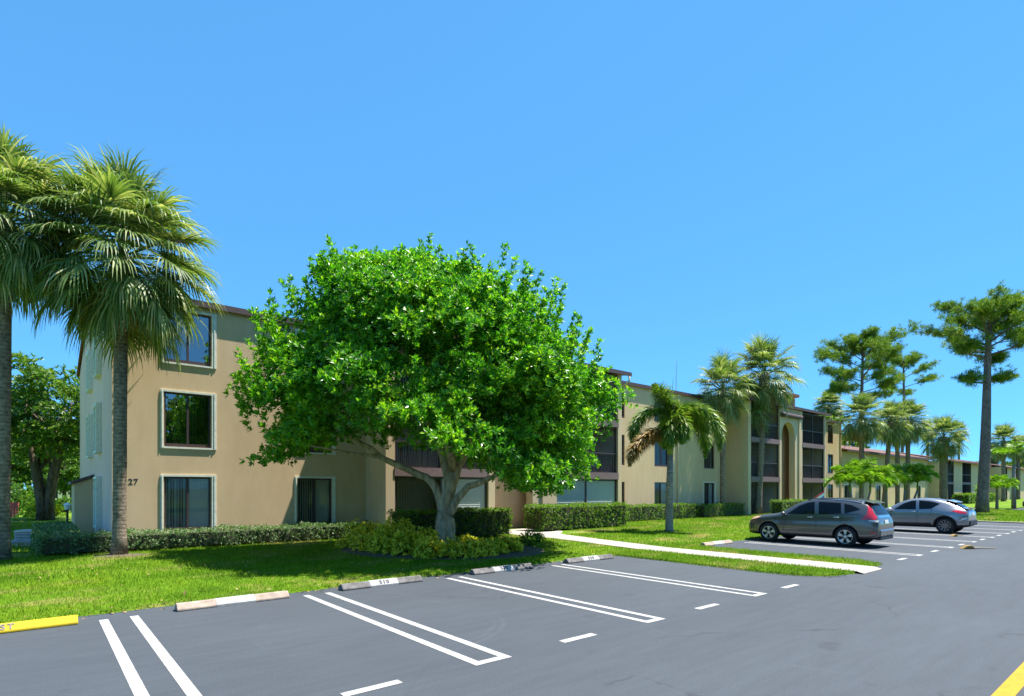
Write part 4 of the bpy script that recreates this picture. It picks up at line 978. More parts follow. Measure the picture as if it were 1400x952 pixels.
# ---- pines
def pine(u, v, H, cw, z0f, seed, label, r0, lean=(0, 0), extra=None, tuft=0.42, nb=15, depth=None):
    global R
    keep = R; R = np.random.default_rng(seed)
    e = empty('pine_tree', (u, v, gz(u, v)-.02), label, 'pine tree'); g = Geo(); n = 14; P = []; Rr = []
    for k in range(n+1):
        f = k/n; P.append(np.array([lean[0]*f+0.006*H*math.sin(5*f+seed), lean[1]*f+0.005*H*math.sin(4*f+2*seed), H*.97*f])); Rr.append(max(r0*(1.3 if k == 0 else 1.05-.62*f**1.3), .05))
    g.tube([tuple(p) for p in P], Rr, 12)
    tips = []
    trunk_at = lambda f: np.array([np.interp(f*n, np.arange(n+1), [p[i] for p in P]) for i in range(3)])
    br = [(z0f+(1-z0f)*((k+.5)/nb)**.9, k*2.39996+R.normal(0, .3)) for k in range(nb)]
    if extra: br += extra
    for f, az in br:
        s = trunk_at(min(f, 1.0)); q = (f-z0f)/(1-z0f); Lb = cw*.5*(0.72+.5*math.sin(PI*min(max(q, 0), 1)**.8))*R.uniform(.75, 1.1)*(1 if q < .8 else .62) if q >= 0 else cw*.28
        h = np.array([math.cos(az), math.sin(az), 0]); el = rad(8+50*max(q, 0)); p1 = s+h*Lb*.5*math.cos(el)+[0, 0, Lb*.5*math.sin(el)-.1]; p2 = s+h*Lb*math.cos(el*.7)+[0, 0, Lb*math.sin(el)*.9]
        g.tube([tuple(s), tuple(p1), tuple(p2)], [r0*.24, r0*.15, r0*.05], 6)
        for t in range(9):
            fb = R.uniform(.3, 1.0); b0 = s+(p1-s)*fb*2 if fb < .5 else p1+(p2-p1)*(fb-.5)*2
            az2 = az+R.uniform(-1.3, 1.3); l2 = Lb*R.uniform(.22, .42); b1 = b0+np.array([math.cos(az2)*l2, math.sin(az2)*l2, l2*R.uniform(.05, .6)])
            g.tube([tuple(b0), tuple(b1)], [r0*.08, r0*.03], 5); tips += [b1, (b0+b1*2)/3]
        tips += [p2, p1+(p2-p1)*.6]
    obj('trunk', g, M['pine_bark'], e, smooth=True)
    g = Geo(); T = []
    for c in tips:
        for q in range(6): T.append(c+R.normal(0, tuft*.7, 3)*np.array([1, 1, .7])+[0, 0, .1])
    T = np.array(T); nn = 30; A = unit(R.normal(0, .6, T.shape)+np.array([0, 0, .8])); 
    D = unit(np.repeat(A, nn, 0)*.55+R.normal(0, .75, (len(T)*nn, 3))); Pp = np.repeat(T, nn, 0); g.leaves(Pp, D, perp(D), R.uniform(.7, 1.1, len(D))*tuft, .034*tuft/.42, .05)
    obj('crown', g, M['needle'], e); R = keep; return e
A0 = math.atan2(RT[1], RT[0])
v = 33.5; u = uv_on(1178, v); d = u*FW[0]+v*FW[1]; pine(u, v, zat(466, d), 9.8, .64, 41, 'tall round topped pine rising behind the fan palms and terracotta roof', .36, tuft=.55, nb=21)
v = 36.0; u = uv_on(1232, v); d = u*FW[0]+v*FW[1]; pine(u, v, zat(488, d), 7.2, .74, 42, 'smaller pine leaning right beside the tall round topped pine', .32, lean=(.3, -.3), tuft=.5, nb=12)
u, v = uv_d(1341, 45); pine(u, v, zat(424, 45), 6.2, .76, 43, 'nearest pine with thick bare trunk standing in the far lawn at right', .38, lean=(.75, -.5), extra=[(.66, A0+PI), (.67, A0+.3)], tuft=.36, nb=19)

# ------------------------------------------------------------------ hedges and shrubs
def hedge(u0, u1, v0, v1, h, label, mat='leaf_hedge', dens=520, leaf=0.07, rnd=0.05, group='clipped hedges along the building'):
    cu, cv = (u0+u1)/2, (v0+v1)/2; z0 = gz(cu, cv)-.02; e = empty('hedge', (cu, cv, z0), label, 'hedge', group)
    a, b = (u1-u0)/2, (v1-v0)/2; ins = .10
    g = Geo(); g.box(-a+ins, a-ins, -b+ins, b-ins, .10, h-ins)  # solid dark box stands in for the shade inside the hedge
    for k in range(int((u1-u0)*3)+int((v1-v0)*2)):
        x = R.uniform(-a+.1, a-.1); y = R.uniform(-b+.1, b-.1); g.tube([(x, y, -.02), (x+R.normal(0, .05), y+R.normal(0, .05), .25)], [.022, .014], 5)
    obj('dark_core_and_stems', g, M['twig_core'], e)
    P = []; A = []
    def face(n, f, nv):
        q = f(n); P.append(q); A.append(np.tile(nv, (n, 1))+R.normal(0, .45, (n, 3)))
    S = lambda n, l: R.uniform(-l, l, n)
    wob = lambda x, y: .035*np.sin(x*2.3+1)+.03*np.sin(x*5.1+y*3)+.02*np.sin(x*9.7)
    n = int(4*a*b*dens/5.0); face(n, lambda n: np.stack([(x := S(n, a)), (y := S(n, b)), h+wob(x, y)-R.uniform(0, .13, n)], 1), (0, 0, 1.0))
    for sg in (-1, 1):
        n = int(2*a*h*dens/5.0); face(n, lambda n: np.stack([(x := S(n, a)), sg*(b-R.uniform(0, .14, n)+wob(x, x*0)*.8), .06+(h-.06)*R.random(n)**.85], 1), (0, sg*1.0, .4))
        n = int(2*b*h*dens/5.0); face(n, lambda n: np.stack([sg*(a-R.uniform(0, .14, n)), S(n, b), .06+(h-.06)*R.random(n)**.85], 1), (sg*1.0, 0, .4))
    g = Geo(); rosettes(g, np.concatenate(P), np.concatenate(A), 5, leaf, leaf*.5, (.5, 1.35), .3); obj('foliage', g, M[mat], e)
hedge(0.0, 9.0, 19.55, 20.65, .58, 'low silvery green hedge under the left block windows', 'leaf_white', 900, .055)
hedge(-0.1, 1.0, 20.75, 27.4, .56, 'low silvery hedge running back beside the gable wall', 'leaf_white', 600, .06)
hedge(9.3, 14.0, 16.7, 17.8, 1.08, 'clipped green hedge directly behind the big tree trunk', dens=640)
hedge(16.2, 21.9, 17.4, 18.6, 1.12, 'clipped green hedge right of the arched entrance by the path', dens=640)
hedge(22.2, 31.2, 19.5, 20.4, .92, 'long hedge behind the foxtail palm under the bedroom windows', dens=420)
hedge(31.8, 36.8, 19.4, 20.3, .85, 'short hedge around the slim fan palm base', dens=380)
hedge(38.2, 42.6, 17.5, 18.4, 1.05, 'hedge below the far patio, seen over the grey SUV hood', dens=380)
hedge(45.5, 50.5, 17.6, 18.5, 1.0, 'hedge behind the small flag and the grey SUV roof', dens=300)
hedge(85, 99.5, 17.0, 18.6, 1.15, 'far hedge in front of the end of the terracotta roofed block', dens=110, leaf=.16)
def shrub(name, u, v, r, h, n, label, mat, leaf, group=None, cat='shrub'):
    e = empty(name, (u, v, gz(u, v)-.01), label, cat, group); d = unit(R.normal(size=(n, 3))); d[:, 2] = np.abs(d[:, 2])
    k = 1+.25*np.sin(4*np.arctan2(d[:, 1], d[:, 0])+u*3)
    P = d*np.array([r, r, h])*(R.uniform(.55, 1.05, (n, 1)))*np.array([1, 1, 1])*k[:, None]**np.array([1, 1, .4])+[0, 0, .04]
    g = Geo(); rosettes(g, P, d+np.array([0, 0, .5])+R.normal(0, .3, (n, 3)), 7, leaf, leaf*.42, (.5, 1.3)); obj('foliage', g, M[mat], e)
    g = Geo()
    for q in range(12):
        a = q*2.4; g.tube([(math.cos(a)*.05, math.sin(a)*.05, -.03), (math.cos(a)*r*.55, math.sin(a)*r*.55, h*.7)], [.016, .007], 5)
    obj('stems', g, M['twig_core'], e)
# planting bed
def ell(cu, cv, a, b, n=40, ph=0.0):
    P = []
    for k in range(n):
        w = 2*PI*k/n; l = a*math.cos(w)*(1+.06*math.sin(3*w)); d = b*math.sin(w)*(1+.08*math.sin(2*w+1)); P.append((cu+RT[0]*l+FW[0]*d, cv+RT[1]*l+FW[1]*d))
    return P
bc = uv_d(607, 17.1); pts = ell(bc[0], bc[1], 3.1, 2.12); g = Geo(); n = len(pts)
V = [(p[0], p[1], gz(*p)-.01) for p in pts]+[(bc[0]+(p[0]-bc[0])*.9, bc[1]+(p[1]-bc[1])*.9, gz(*p)+.05) for p in pts]+[(bc[0], bc[1], .24)]
g.quads(V, [(i, (i+1) % n, n+(i+1) % n, n+i) for i in range(n)]); g.T.append(np.array([(n+i, n+(i+1) % n, 2*n) for i in range(n)])); prop(obj('mulch_bed', g, M['mulch'], fix=True), kind='structure')
SH = [(497, 17.3, .62, .80), (522, 16.3, .62, .78), (545, 17.2, .6, .85), (553, 15.9, .55, .66), (582, 16.3, .5, .66), (585, 15.5, .45, .52), (617, 15.6, .42, .48), (648, 15.7, .42, .46), (672, 16.2, .42, .44), (697, 16.9, .36, .36), (640, 16.9, .4, .40)]
lb = ['yellow leaved shrub at the far left of the bed, touching the silvery hedge', 'yellow leaved shrub second from the left in the bed', 'tall yellow leaved shrub at the back left of the bed', 'yellow leaved shrub at the front left of the bed', 'yellow leaved shrub between the left group and the tree trunk', 'low yellow leaved shrub at the bed edge left of the trunk',
      'low yellow leaved shrub directly in front of the tree trunk', 'low yellow leaved shrub at the bed edge right of the trunk', 'low yellow leaved shrub farther right in the bed', 'smallest yellow leaved shrub at the right end of the bed', 'yellow leaved shrub close beside the right of the trunk']
for (x, d, r, h), t in zip(SH, lb): shrub('variegated_shrub', *uv_d(x, d), r, h, int(330*r*r/.25), t, 'leaf_yellow', .10, 'yellow leaved shrubs in the tree bed')
shrub('sparse_shrub', *uv_d(722, 18.2), .3, .5, 70, 'thin sparse sprig growing beside the path at the right of the bed', 'leaf_hedge', .09, 'sparse sprigs by the path')
shrub('sparse_shrub', *uv_d(736, 19.6), .22, .42, 50, 'second thin sprig, nearer the arched entrance', 'leaf_hedge', .09, 'sparse sprigs by the path')
shrub('flax_plant', *uv_d(57, 34), .9, 1.2, 240, 'bushy plant with pale leaves at the foot of the multi stemmed tree', 'leaf_yellow', .22)
for i, (x, d, r, h) in enumerate([(25, 47, 1.3, 1.9), (10, 50, 1.6, 2.6), (42, 52, 1.5, 2.2), (92, 44, 1.4, 1.0)]):
    shrub('garden_bush', *uv_d(x, d), r, h, 330, ['round dark bush beside the red fence', 'large bush behind the red fence', 'bush far behind the grey vented box', 'clipped bush behind the lamp post'][i], 'leaf_bg', .26, 'bushes at the far left')
# mulch rings round palms
for (x, d, a, lb) in ((163, 15.5, .75, ''), (915, 24.5, .4, ''), (1036, 40, .8, '')):
    c = uv_d(x, d); p2 = ell(c[0], c[1], a, a*.7, 24); g = Geo(); m = len(p2); V = [(p[0], p[1], gz(*p)+.006) for p in p2]+[(c[0], c[1], gz(*c)+.06)]; g.tris(V, [(i, (i+1) % m, m) for i in range(m)]); prop(obj('mulch_ring', g, M['mulch']), kind='structure')

# ------------------------------------------------------------------ grass blades
def grass():
    g = Geo(); P = []; 
    def patch(u0, u1, v0, v1, dens, hh, ww):
        n = int((u1-u0)*(v1-v0)*dens); u = R.uniform(u0, u1, n); v = R.uniform(v0, v1, n)
        ev = 10.93+.05*np.sin(u*1.3)+.03*np.sin(u*4.1+1)+R.normal(0, .03, n)
        keep = (v > ev)
        keep &= ~((u > 14.55) & (u < 15.9) & (v < 16.5)) & ~((u > 14.4) & (u < 17.7) & (v > 15.9))
        du, dv = u-bc[0], v-bc[1]; l = du*RT[0]+dv*RT[1]; d = du*FW[0]+dv*FW[1]
        keep &= ((l/3.02)**2+(d/2.03)**2 > 1.0)
        P.append((u[keep], v[keep], hh, ww))
    patch(-5, 10, 10.8, 14.5, 1100, .062, .013); patch(-5, 10, 14.5, 19.6, 620, .07, .017); patch(10, 24, 10.8, 19.6, 420, .07, .02); patch(24, 43, 10.8, 19.8, 200, .085, .03); patch(-12, 2, 19.6, 40, 90, .10, .035)
    def strip(u0, u1, v0, v1, dens):
        n = int((u1-u0)*(v1-v0)*dens); u = R.uniform(u0, u1, n); v = R.uniform(v0, v1, n)
        c = np.array([min(abs(a-13.05), abs(a-17.05)) for a in u]); lim = 5.0+np.clip(.75-c, 0, 1)**1.6*1.25
        k = v > lim; P.append((u[k], v[k], .075, .017))
    strip(13.02, 14.62, 5.0, 11.2, 900); strip(15.82, 17.08, 5.0, 11.2, 900)
    n = int(23*6.2*90); P.append((R.uniform(43.2, 66, n), R.uniform(5.1, 11.3, n), .11, .05))
    for u, v, hh, ww in P:
        n = len(u); z = np.array([gz(a, b) for a, b in zip(u, v)]); z = np.where((v < 11.1) & (u > 13) & (u < 17.1), .05, z)
        az = R.uniform(0, 2*PI, n); ln = R.uniform(.15, .9, n); h = hh*R.uniform(.5, 1.2, n)
        b = np.stack([u, v, z-.005], 1); s = np.stack([np.cos(az), np.sin(az), 0*az], 1)*ww*.5; t = np.stack([-np.sin(az)*ln*hh, np.cos(az)*ln*hh, h], 1)
        V = np.stack([b-s, b+s, b+t], 1).reshape(-1, 3); g.tris(V, np.arange(3*n).reshape(-1, 3))
    prop(obj('grass', g, M['blade']), 'short mown green grass of the lawns', 'grass', None, 'stuff')
grass()
# fallen leaves along the lawn edge and on the grass
n = 330; u = R.uniform(-3, 13, n); v = np.where(R.random(n) < .45, R.normal(10.9, .09, n), R.uniform(11, 16, n)); k = np.ones(n, bool)
z = np.array([gz(a, b) if b > 10.98 else 0.004 for a, b in zip(u, v)])+np.where(v > 10.98, .05, .008); D = unit(R.normal(0, 1, (n, 3))*np.array([1, 1, .15])); g = Geo(); S = unit(np.cross(D, np.array([0, 0, 1.0])+R.normal(0, .2, (n, 3)))); g.leaves(np.stack([u, v, z], 1), D, S, R.uniform(.04, .11, n), R.uniform(.025, .05, n), .2)
prop(obj('fallen_leaves', g, M['dead_leaf']), 'brown fallen leaves scattered on the grass and along its edge', 'leaves', None, 'stuff')
# dry palm debris lying on the road
def debris(x, d, s, lb, rz):
    u, v = uv_d(x, d); e = empty('palm_debris', (u, v, .006), lb, 'debris', 'dry palm debris on the asphalt', rz)
    g = Geo(); g.prism([(-.22, 0), (-.05, .11), (.1, .12), (.24, .02), (.1, .0)], 1, -.09, .09); o = obj('boot', g, M['leaf_dead'], e); bevel_mesh(o.data, .02); o.scale = (s, s, s)
    g = Geo(); g.tube([(.15*s, 0, .03), (.5*s, .06, .03), (.95*s, .02, .02)], [.03*s, .025*s, .012*s], 6); obj('stalk', g, M['curb'], e)
debris(1322, 18.6, 1.0, 'brown palm boot with pale stalk lying on the asphalt, nearer one', -.7); debris(1304, 23.4, .8, 'small brown palm scrap near the silver car rear wheel', -.3)

# ------------------------------------------------------------------ small things
u, v = uv_d(39, 19.3)
e = empty('utility_box', (u, v, gz(u, v)), 'grey louvred utility box on a concrete pad left of the hedge', 'utility box', None, -.5)
g = Geo(); g.box(-.6, .75, -.5, .45, -.05, .07); o = obj('concrete_pad', g, M['path'], e, fix=True); bevel_mesh(o.data, .01)
g = Geo(); g.box(-.27, .27, -.25, .25, .072, .36); g.prism([(-.30, .362), (.30, .362), (.26, .43), (-.26, .43)], 1, -.28, .28)
for k in range(5): g.box(-.25, .25, -.268, -.252, .10+k*.052, .128+k*.052)
o = obj('cabinet', g, M['grey_metal'], e, fix=True)
g = Geo(); g.box(-.25, .25, -.2515, -.2503, .09, .355); obj('vent_gap_shade', g, M['black_metal'], o, fix=True)  # black sheet added to paint the shade in the louvre gaps
g = Geo(); c = uv_d(36, 18.4); p2 = ell(c[0], c[1], 1.1, .55, 20); V = [(p[0], p[1], gz(*p)+.006) for p in p2]+[(c[0], c[1], gz(*c)+.012)]; g.tris(V, [(i, (i+1) % 20, 20) for i in range(20)]); prop(obj('bare_soil', g, M['dirt']), kind='structure')
e = empty('lamp_post', (1.02, 31.6, .13), 'short black garden lamp post with white lantern beside the gable wall', 'lamp post')
g = Geo(); g.lathe([(.07, 0), (.07, .06), (.045, .09), (.04, .85), (.06, .88), (.06, .92), (0, .92)], 12); obj('post', g, M['black_metal'], e, smooth=True)
g = Geo(); g.lathe([(0, .92), (.09, .925), (.125, 1.12), (0, 1.12)], 8); ln = obj('lantern', g, M['lamp_glass'], e); g = Geo(); g.lathe([(.17, 1.121), (.03, 1.24), (0, 1.25)], 8); g.lathe([(0, 1.121), (.17, 1.121)], 8); obj('lantern_cap', g, M['lamp_glass'], ln)
u, v = uv_d(12, 36); e = empty('fence', (u, v, .13), 'bright red slatted board fence far back at the left edge', 'fence', None, -math.atan2(FW[0], FW[1])+PI)
g = Geo()
for k in range(7): g.box(-.62+k*.19, -.62+k*.19+.145, -.02, .02, .02, .98)
obj('slats', g, M['red_wood'], e); g = Geo(); g.box(-.64, .70, .022, .06, .25, .33); g.box(-.64, .70, .022, .06, .75, .83); obj('rails', g, M['red_wood'], e)
# flag on a short pole
u, v = uv_d(1127, 37.0); zf = gz(u, v); e = empty('flag', (u, v, zf), 'small red, white and blue flag hanging slanted above the grey SUV roof', 'flag', None, -math.atan2(FW[0], FW[1]))
g = Geo(); g.tube([(0, 0, 0), (0, 0, zat(670, 37)-zf)], .015, 6); obj('pole', g, M['grey_metal'], e)
H = zat(671, 37)-zf; e.scale = (1.25, 1, 1)
def tri_band(pts, mat, nm):
    g = Geo(); n = len(pts); V = [(p[0], -.02+.03*math.sin(p[0]*9+p[1]*4), p[1]) for p in pts]; V2 = [(a, b+.008, c) for a, b, c in V]
    g.tris(V, [(0, i, i+1) for i in range(1, n-1)]); g.tris(V2, [(0, i+1, i) for i in range(1, n-1)]); obj(nm, g, mat, e)
tri_band([(-.02, H), (-.02, H-.13), (-.58, H-.60), (-.66, H-.66), (-.62, H-.56), (-.3, H-.26)], M['flag_red'], 'red_band')
tri_band([(-.02, H-.13), (-.02, H-.30), (-.44, H-.66), (-.64, H-.665), (-.58, H-.60)], M['flag_white'], 'white_band')
tri_band([(-.02, H-.30), (-.02, H-.78), (-.40, H-.78), (-.44, H-.66)], M['flag_blue'], 'blue_band')
# lounge chair on the first-floor balcony of the near bay
e = empty('lounge_chair', (22.3, 20.3, 2.79), 'white resin lounge chair on the middle balcony behind the railing', 'chair', None, .4)
g = Geo(); g.prism([(-.9, .30), (.1, .34), (.1, .38), (-.9, .34)], 1, -.28, .28); obj('seat', g, M['white_plastic'], e, fix=True)
g = Geo(); g.prism([(.1, .34), (.62, .80), (.60, .85), (.08, .39)], 1, -.28, .28); obj('backrest', g, M['white_plastic'], e, fix=True)
for sx in (-.8, .05):
    for sy in (-.25, .22): g = Geo(); g.box(sx, sx+.04, sy, sy+.04, 0, .32); obj('leg', g, M['white_plastic'], e)

# ------------------------------------------------------------------ cars
def interp(tab, s): return float(np.interp(s, [t[0] for t in tab], [t[1] for t in tab]))
def make_car(name, spec, loc, rz, label, group=None):
    """local frame: x = distance from the nose (backwards), y = left(+), z up; mirrored later by rotation"""
    L_ = spec['L']; e = empty(name, loc, label, 'car', group, rz)
    st = spec['stations']; V = []; rows = []
    for s in st:
        hw = interp(spec['hw'], s); bot = interp(spec['bot'], s); top = interp(spec['top'], s); belt = min(interp(spec['belt'], s), top-.02)
        rh = interp(spec['rooft'], s); rw = interp(spec['roofw'], s)*hw
        half = [(0, bot), (hw*.86, bot), (hw*.985, bot+.09), (hw*1.0, bot+(belt-bot)*.42), (hw*.995, bot+(belt-bot)*.78), (hw*.955, belt), (rw+.012, rh-.03), (rw*.90, rh+(top-rh)*.45), (rw*.5, top-.008), (0, top)]
        row = []
        for y, z in half: row.append(len(V)); V.append((s, y, z))
        for y, z in half[-2:0:-1]: row.append(len(V)); V.append((s, -y, z))
        rows.append(row)
    F = []; n = len(rows[0])
    for a, b in zip(rows[:-1], rows[1:]):
        for k in range(n): F.append((a[k], a[(k+1) % n], b[(k+1) % n], b[k]))
    F.append(tuple(rows[0][::-1])); F.append(tuple(rows[-1]))
    me = bpy.data.meshes.new('body'); me.from_pydata(V, [], F); bm = bmesh.new(); bm.from_mesh(me); bmesh.ops.recalc_face_normals(bm, faces=bm.faces); bm.to_mesh(me); bm.free()
    me.materials.append(spec['paint']); me.materials.append(M['plastic'])
    tmp = bpy.data.objects.new('tmp', me); COL.objects.link(tmp)
    sb = tmp.modifiers.new('s', 'SUBSURF'); sb.levels = 2; sb.render_levels = 2
    dg = bpy.context.evaluated_depsgraph_get(); smooth = bpy.data.meshes.new_from_object(tmp.evaluated_get(dg)); tmp.modifiers.clear(); tmp.data = smooth
    bm = bmesh.new(); bm.from_mesh(smooth); bvh = BVHTree.FromBMesh(bm)
    for f in bm.faces:
        f.smooth = True
        if f.calc_center_median().z < spec['clad']: f.material_index = 1
    bm.to_mesh(smooth); bm.free()
    wr = spec['wr']; cut = []
    for ax in spec['axles']:
        for sg in (-1, 1):
            g = Geo(); y0 = sg*(spec['W']/2-.27); y1 = sg*(spec['W']/2+.2)
            g.lathe([(0, min(y0, y1)), (wr+.055, min(y0, y1)), (wr+.055, max(y0, y1)), (0, max(y0, y1))], 36, 'y', (ax, 0, wr+.01)); cm = g.mesh('c', fix=True)
            bmc = bmesh.new(); bmc.from_mesh(cm); bmesh.ops.remove_doubles(bmc, verts=bmc.verts, dist=1e-5); bmesh.ops.recalc_face_normals(bmc, faces=bmc.faces); bmc.to_mesh(cm); bmc.free()
            cm.materials.append(spec['paint']); cm.materials.append(M['plastic']); cm.polygons.foreach_set('material_index', np.ones(len(cm.polygons), np.int32))
            co = bpy.data.objects.new('c', cm); COL.objects.link(co); cut.append(co)
            mo = tmp.modifiers.new('b', 'BOOLEAN'); mo.object = co; mo.operation = 'DIFFERENCE'; mo.solver = 'EXACT'
    dg = bpy.context.evaluated_depsgraph_get(); dg.update(); bme = bpy.data.meshes.new_from_object(tmp.evaluated_get(dg)); bme.name = 'body'
    for c in cut: bpy.data.objects.remove(c)
    bpy.data.objects.remove(tmp)
    mid = L_/2
    def part(nm, me, mat, par=e):
        o = link(nm, me, mat, par); return o
    body = bpy.data.objects.new('body', bme); COL.objects.link(body); body.parent = e
    def patch(nm, poly, mode, mat, off=.006, par=e, step=.06, sgn=1):
        """polygon projected onto the body: mode 'side' (x,z) or 'rear'/'front' (y,z) or 'top' (x,y)"""
        bm = bmesh.new(); vs_ = [bm.verts.new((p[0], p[1], 0)) for p in poly]; bm.faces.new(vs_)
        for ax in (0, 1):
            lo_, hi_ = min(p[ax] for p in poly), max(p[ax] for p in poly); k = lo_+step
            while k < hi_-.01:
                co = [0, 0, 0]; co[ax] = k; no = [0, 0, 0]; no[ax] = 1
                bmesh.ops.bisect_plane(bm, geom=bm.verts[:]+bm.edges[:]+bm.faces[:], plane_co=co, plane_no=no); k += step
        ok = True
        for v_ in bm.verts:
            a, b = v_.co.x, v_.co.y
            if mode == 'side': o_, d_ = Vector((a, sgn*3, b)), Vector((0, -sgn, 0))
            elif mode == 'rear': o_, d_ = Vector((L_+3, a, b)), Vector((-1, 0, 0))
            elif mode == 'front': o_, d_ = Vector((-3, a, b)), Vector((1, 0, 0))
            else: o_, d_ = Vector((a, b, 4)), Vector((0, 0, -1))
            h = bvh.ray_cast(o_, d_)
            if h[0] is None: v_.co = Vector((0, 0, -99)); continue
            nn = h[1] if h[1].dot(d_) < 0 else -h[1]
            v_.co = h[0]+nn*off
        bmesh.ops.delete(bm, geom=[v_ for v_ in bm.verts if v_.co.z < -50], context='VERTS')
        bmesh.ops.recalc_face_normals(bm, faces=bm.faces)
        for f in bm.faces: f.smooth = True
        m_ = bpy.data.meshes.new(nm); bm.to_mesh(m_); bm.free(); return part(nm, m_, mat, par)
    for nm, poly, mode, mat, off in spec['patches']:
        if mode == 'side':
            for sg in (1, -1): patch(nm, poly, mode, mat, off, sgn=sg)
        else: patch(nm, poly, mode, mat, off)
    # wheels
    for ai, ax in enumerate(spec['axles']):
        for sg in (1, -1):
            yo = sg*(spec['W']/2-.125); w = .105
            g = Geo(); g.lathe([(wr*.66, -w), (wr*.9, -w*1.02), (wr*.985, -w*.75), (wr, -w*.4), (wr, w*.4), (wr*.985, w*.75), (wr*.9, w*1.02), (wr*.66, w)], 36, 'y')
            wh = obj('wheel', g, M['rubber'], e, (ax, yo, wr), smooth=True)
            g = Geo(); f = sg*w*.72; g.lathe([(wr*.67, sg*w*.98), (wr*.62, sg*w*.9), (wr*.60, sg*w*.3), (wr*.12, sg*w*.15), (0, sg*w*.15)], 32, 'y'); obj('rim_barrel', g, M['plastic'], wh, smooth=True)
            g = Geo(); g.lathe([(wr*.68, sg*w*.97), (wr*.665, sg*w*1.03), (wr*.625, sg*w*1.0), (wr*.62, sg*w*.8)], 32, 'y'); g.lathe([(0, sg*w*.95), (wr*.15, sg*w*.92), (wr*.17, sg*w*.6)], 16, 'y')
            ns = spec['spokes']
            for k in range(ns):
                a = 2*PI*k/ns+.3; c, q = math.cos(a), math.sin(a)
                for da in (-.10, .10) if ns <= 6 else (0,):
                    c2, q2 = math.cos(a+da*1.4), math.sin(a+da*1.4); t = wr*(.055 if ns <= 6 else .06); r0_, r1_ = wr*.12, wr*.63
                    P0 = np.array([c, 0, q])*r0_; P1 = np.array([c2, 0, q2])*r1_; sd_ = np.array([-q, 0, c])*t; y0_, y1_ = sg*w*.55, sg*w*.93
                    V_ = [P0-sd_, P0+sd_, P1+sd_*1.15, P1-sd_*1.15]; VV = [(p[0], y0_, p[2]) for p in V_]+[(p[0], y1_, p[2]) for p in V_]
                    g.quads(VV, [(0, 1, 2, 3), (4, 5, 6, 7), (0, 1, 5, 4), (1, 2, 6, 5), (2, 3, 7, 6), (3, 0, 4, 7)])
            obj('rim', g, spec['rim'], wh, fix=True)
    # mirrors and handles
    for sg in (1, -1):
        mx, mz = spec['mirror']; y = sg*(spec['W']/2-.03)
        bm = bmesh.new(); bmesh.ops.create_icosphere(bm, subdivisions=2, radius=1)
        for v_ in bm.verts: v_.co = Vector((mx+v_.co.x*.075+.02*v_.co.y*sg, y+sg*.09+v_.co.y*.12, mz+v_.co.z*.085))
        for f in bm.faces: f.smooth = True
        m_ = bpy.data.meshes.new('wing_mirror'); bm.to_mesh(m_); bm.free(); part('wing_mirror', m_, spec['mirror_mat'])
        for hx, hz in spec['handles']:
            h = bvh.ray_cast(Vector((hx, sg*3, hz)), Vector((0, -sg, 0)))
            if h[0] is None: continue
            yy = h[0].y; g = Geo(); g.tube([(hx-.10, yy, hz), (hx-.07, yy+sg*.035, hz+.003), (hx+.07, yy+sg*.035, hz+.003), (hx+.10, yy, hz)], .015, 8); obj('door_handle', g, spec['handle_mat'], e, smooth=True)
    for f in spec.get('extra', []): f(e, part)
    # move the origin to the middle of the car: shift all children
    for c in e.children: c.location.x -= mid
    return e
def seam(p0, p1, w=.008):
    (x0, z0), (x1, z1) = p0, p1; d = math.hypot(x1-x0, z1-z0); nx, nz = -(z1-z0)/d*w, (x1-x0)/d*w
    return [(x0-nx, z0-nz), (x1-nx, z1-nz), (x1+nx, z1+nz), (x0+nx, z0+nz)]
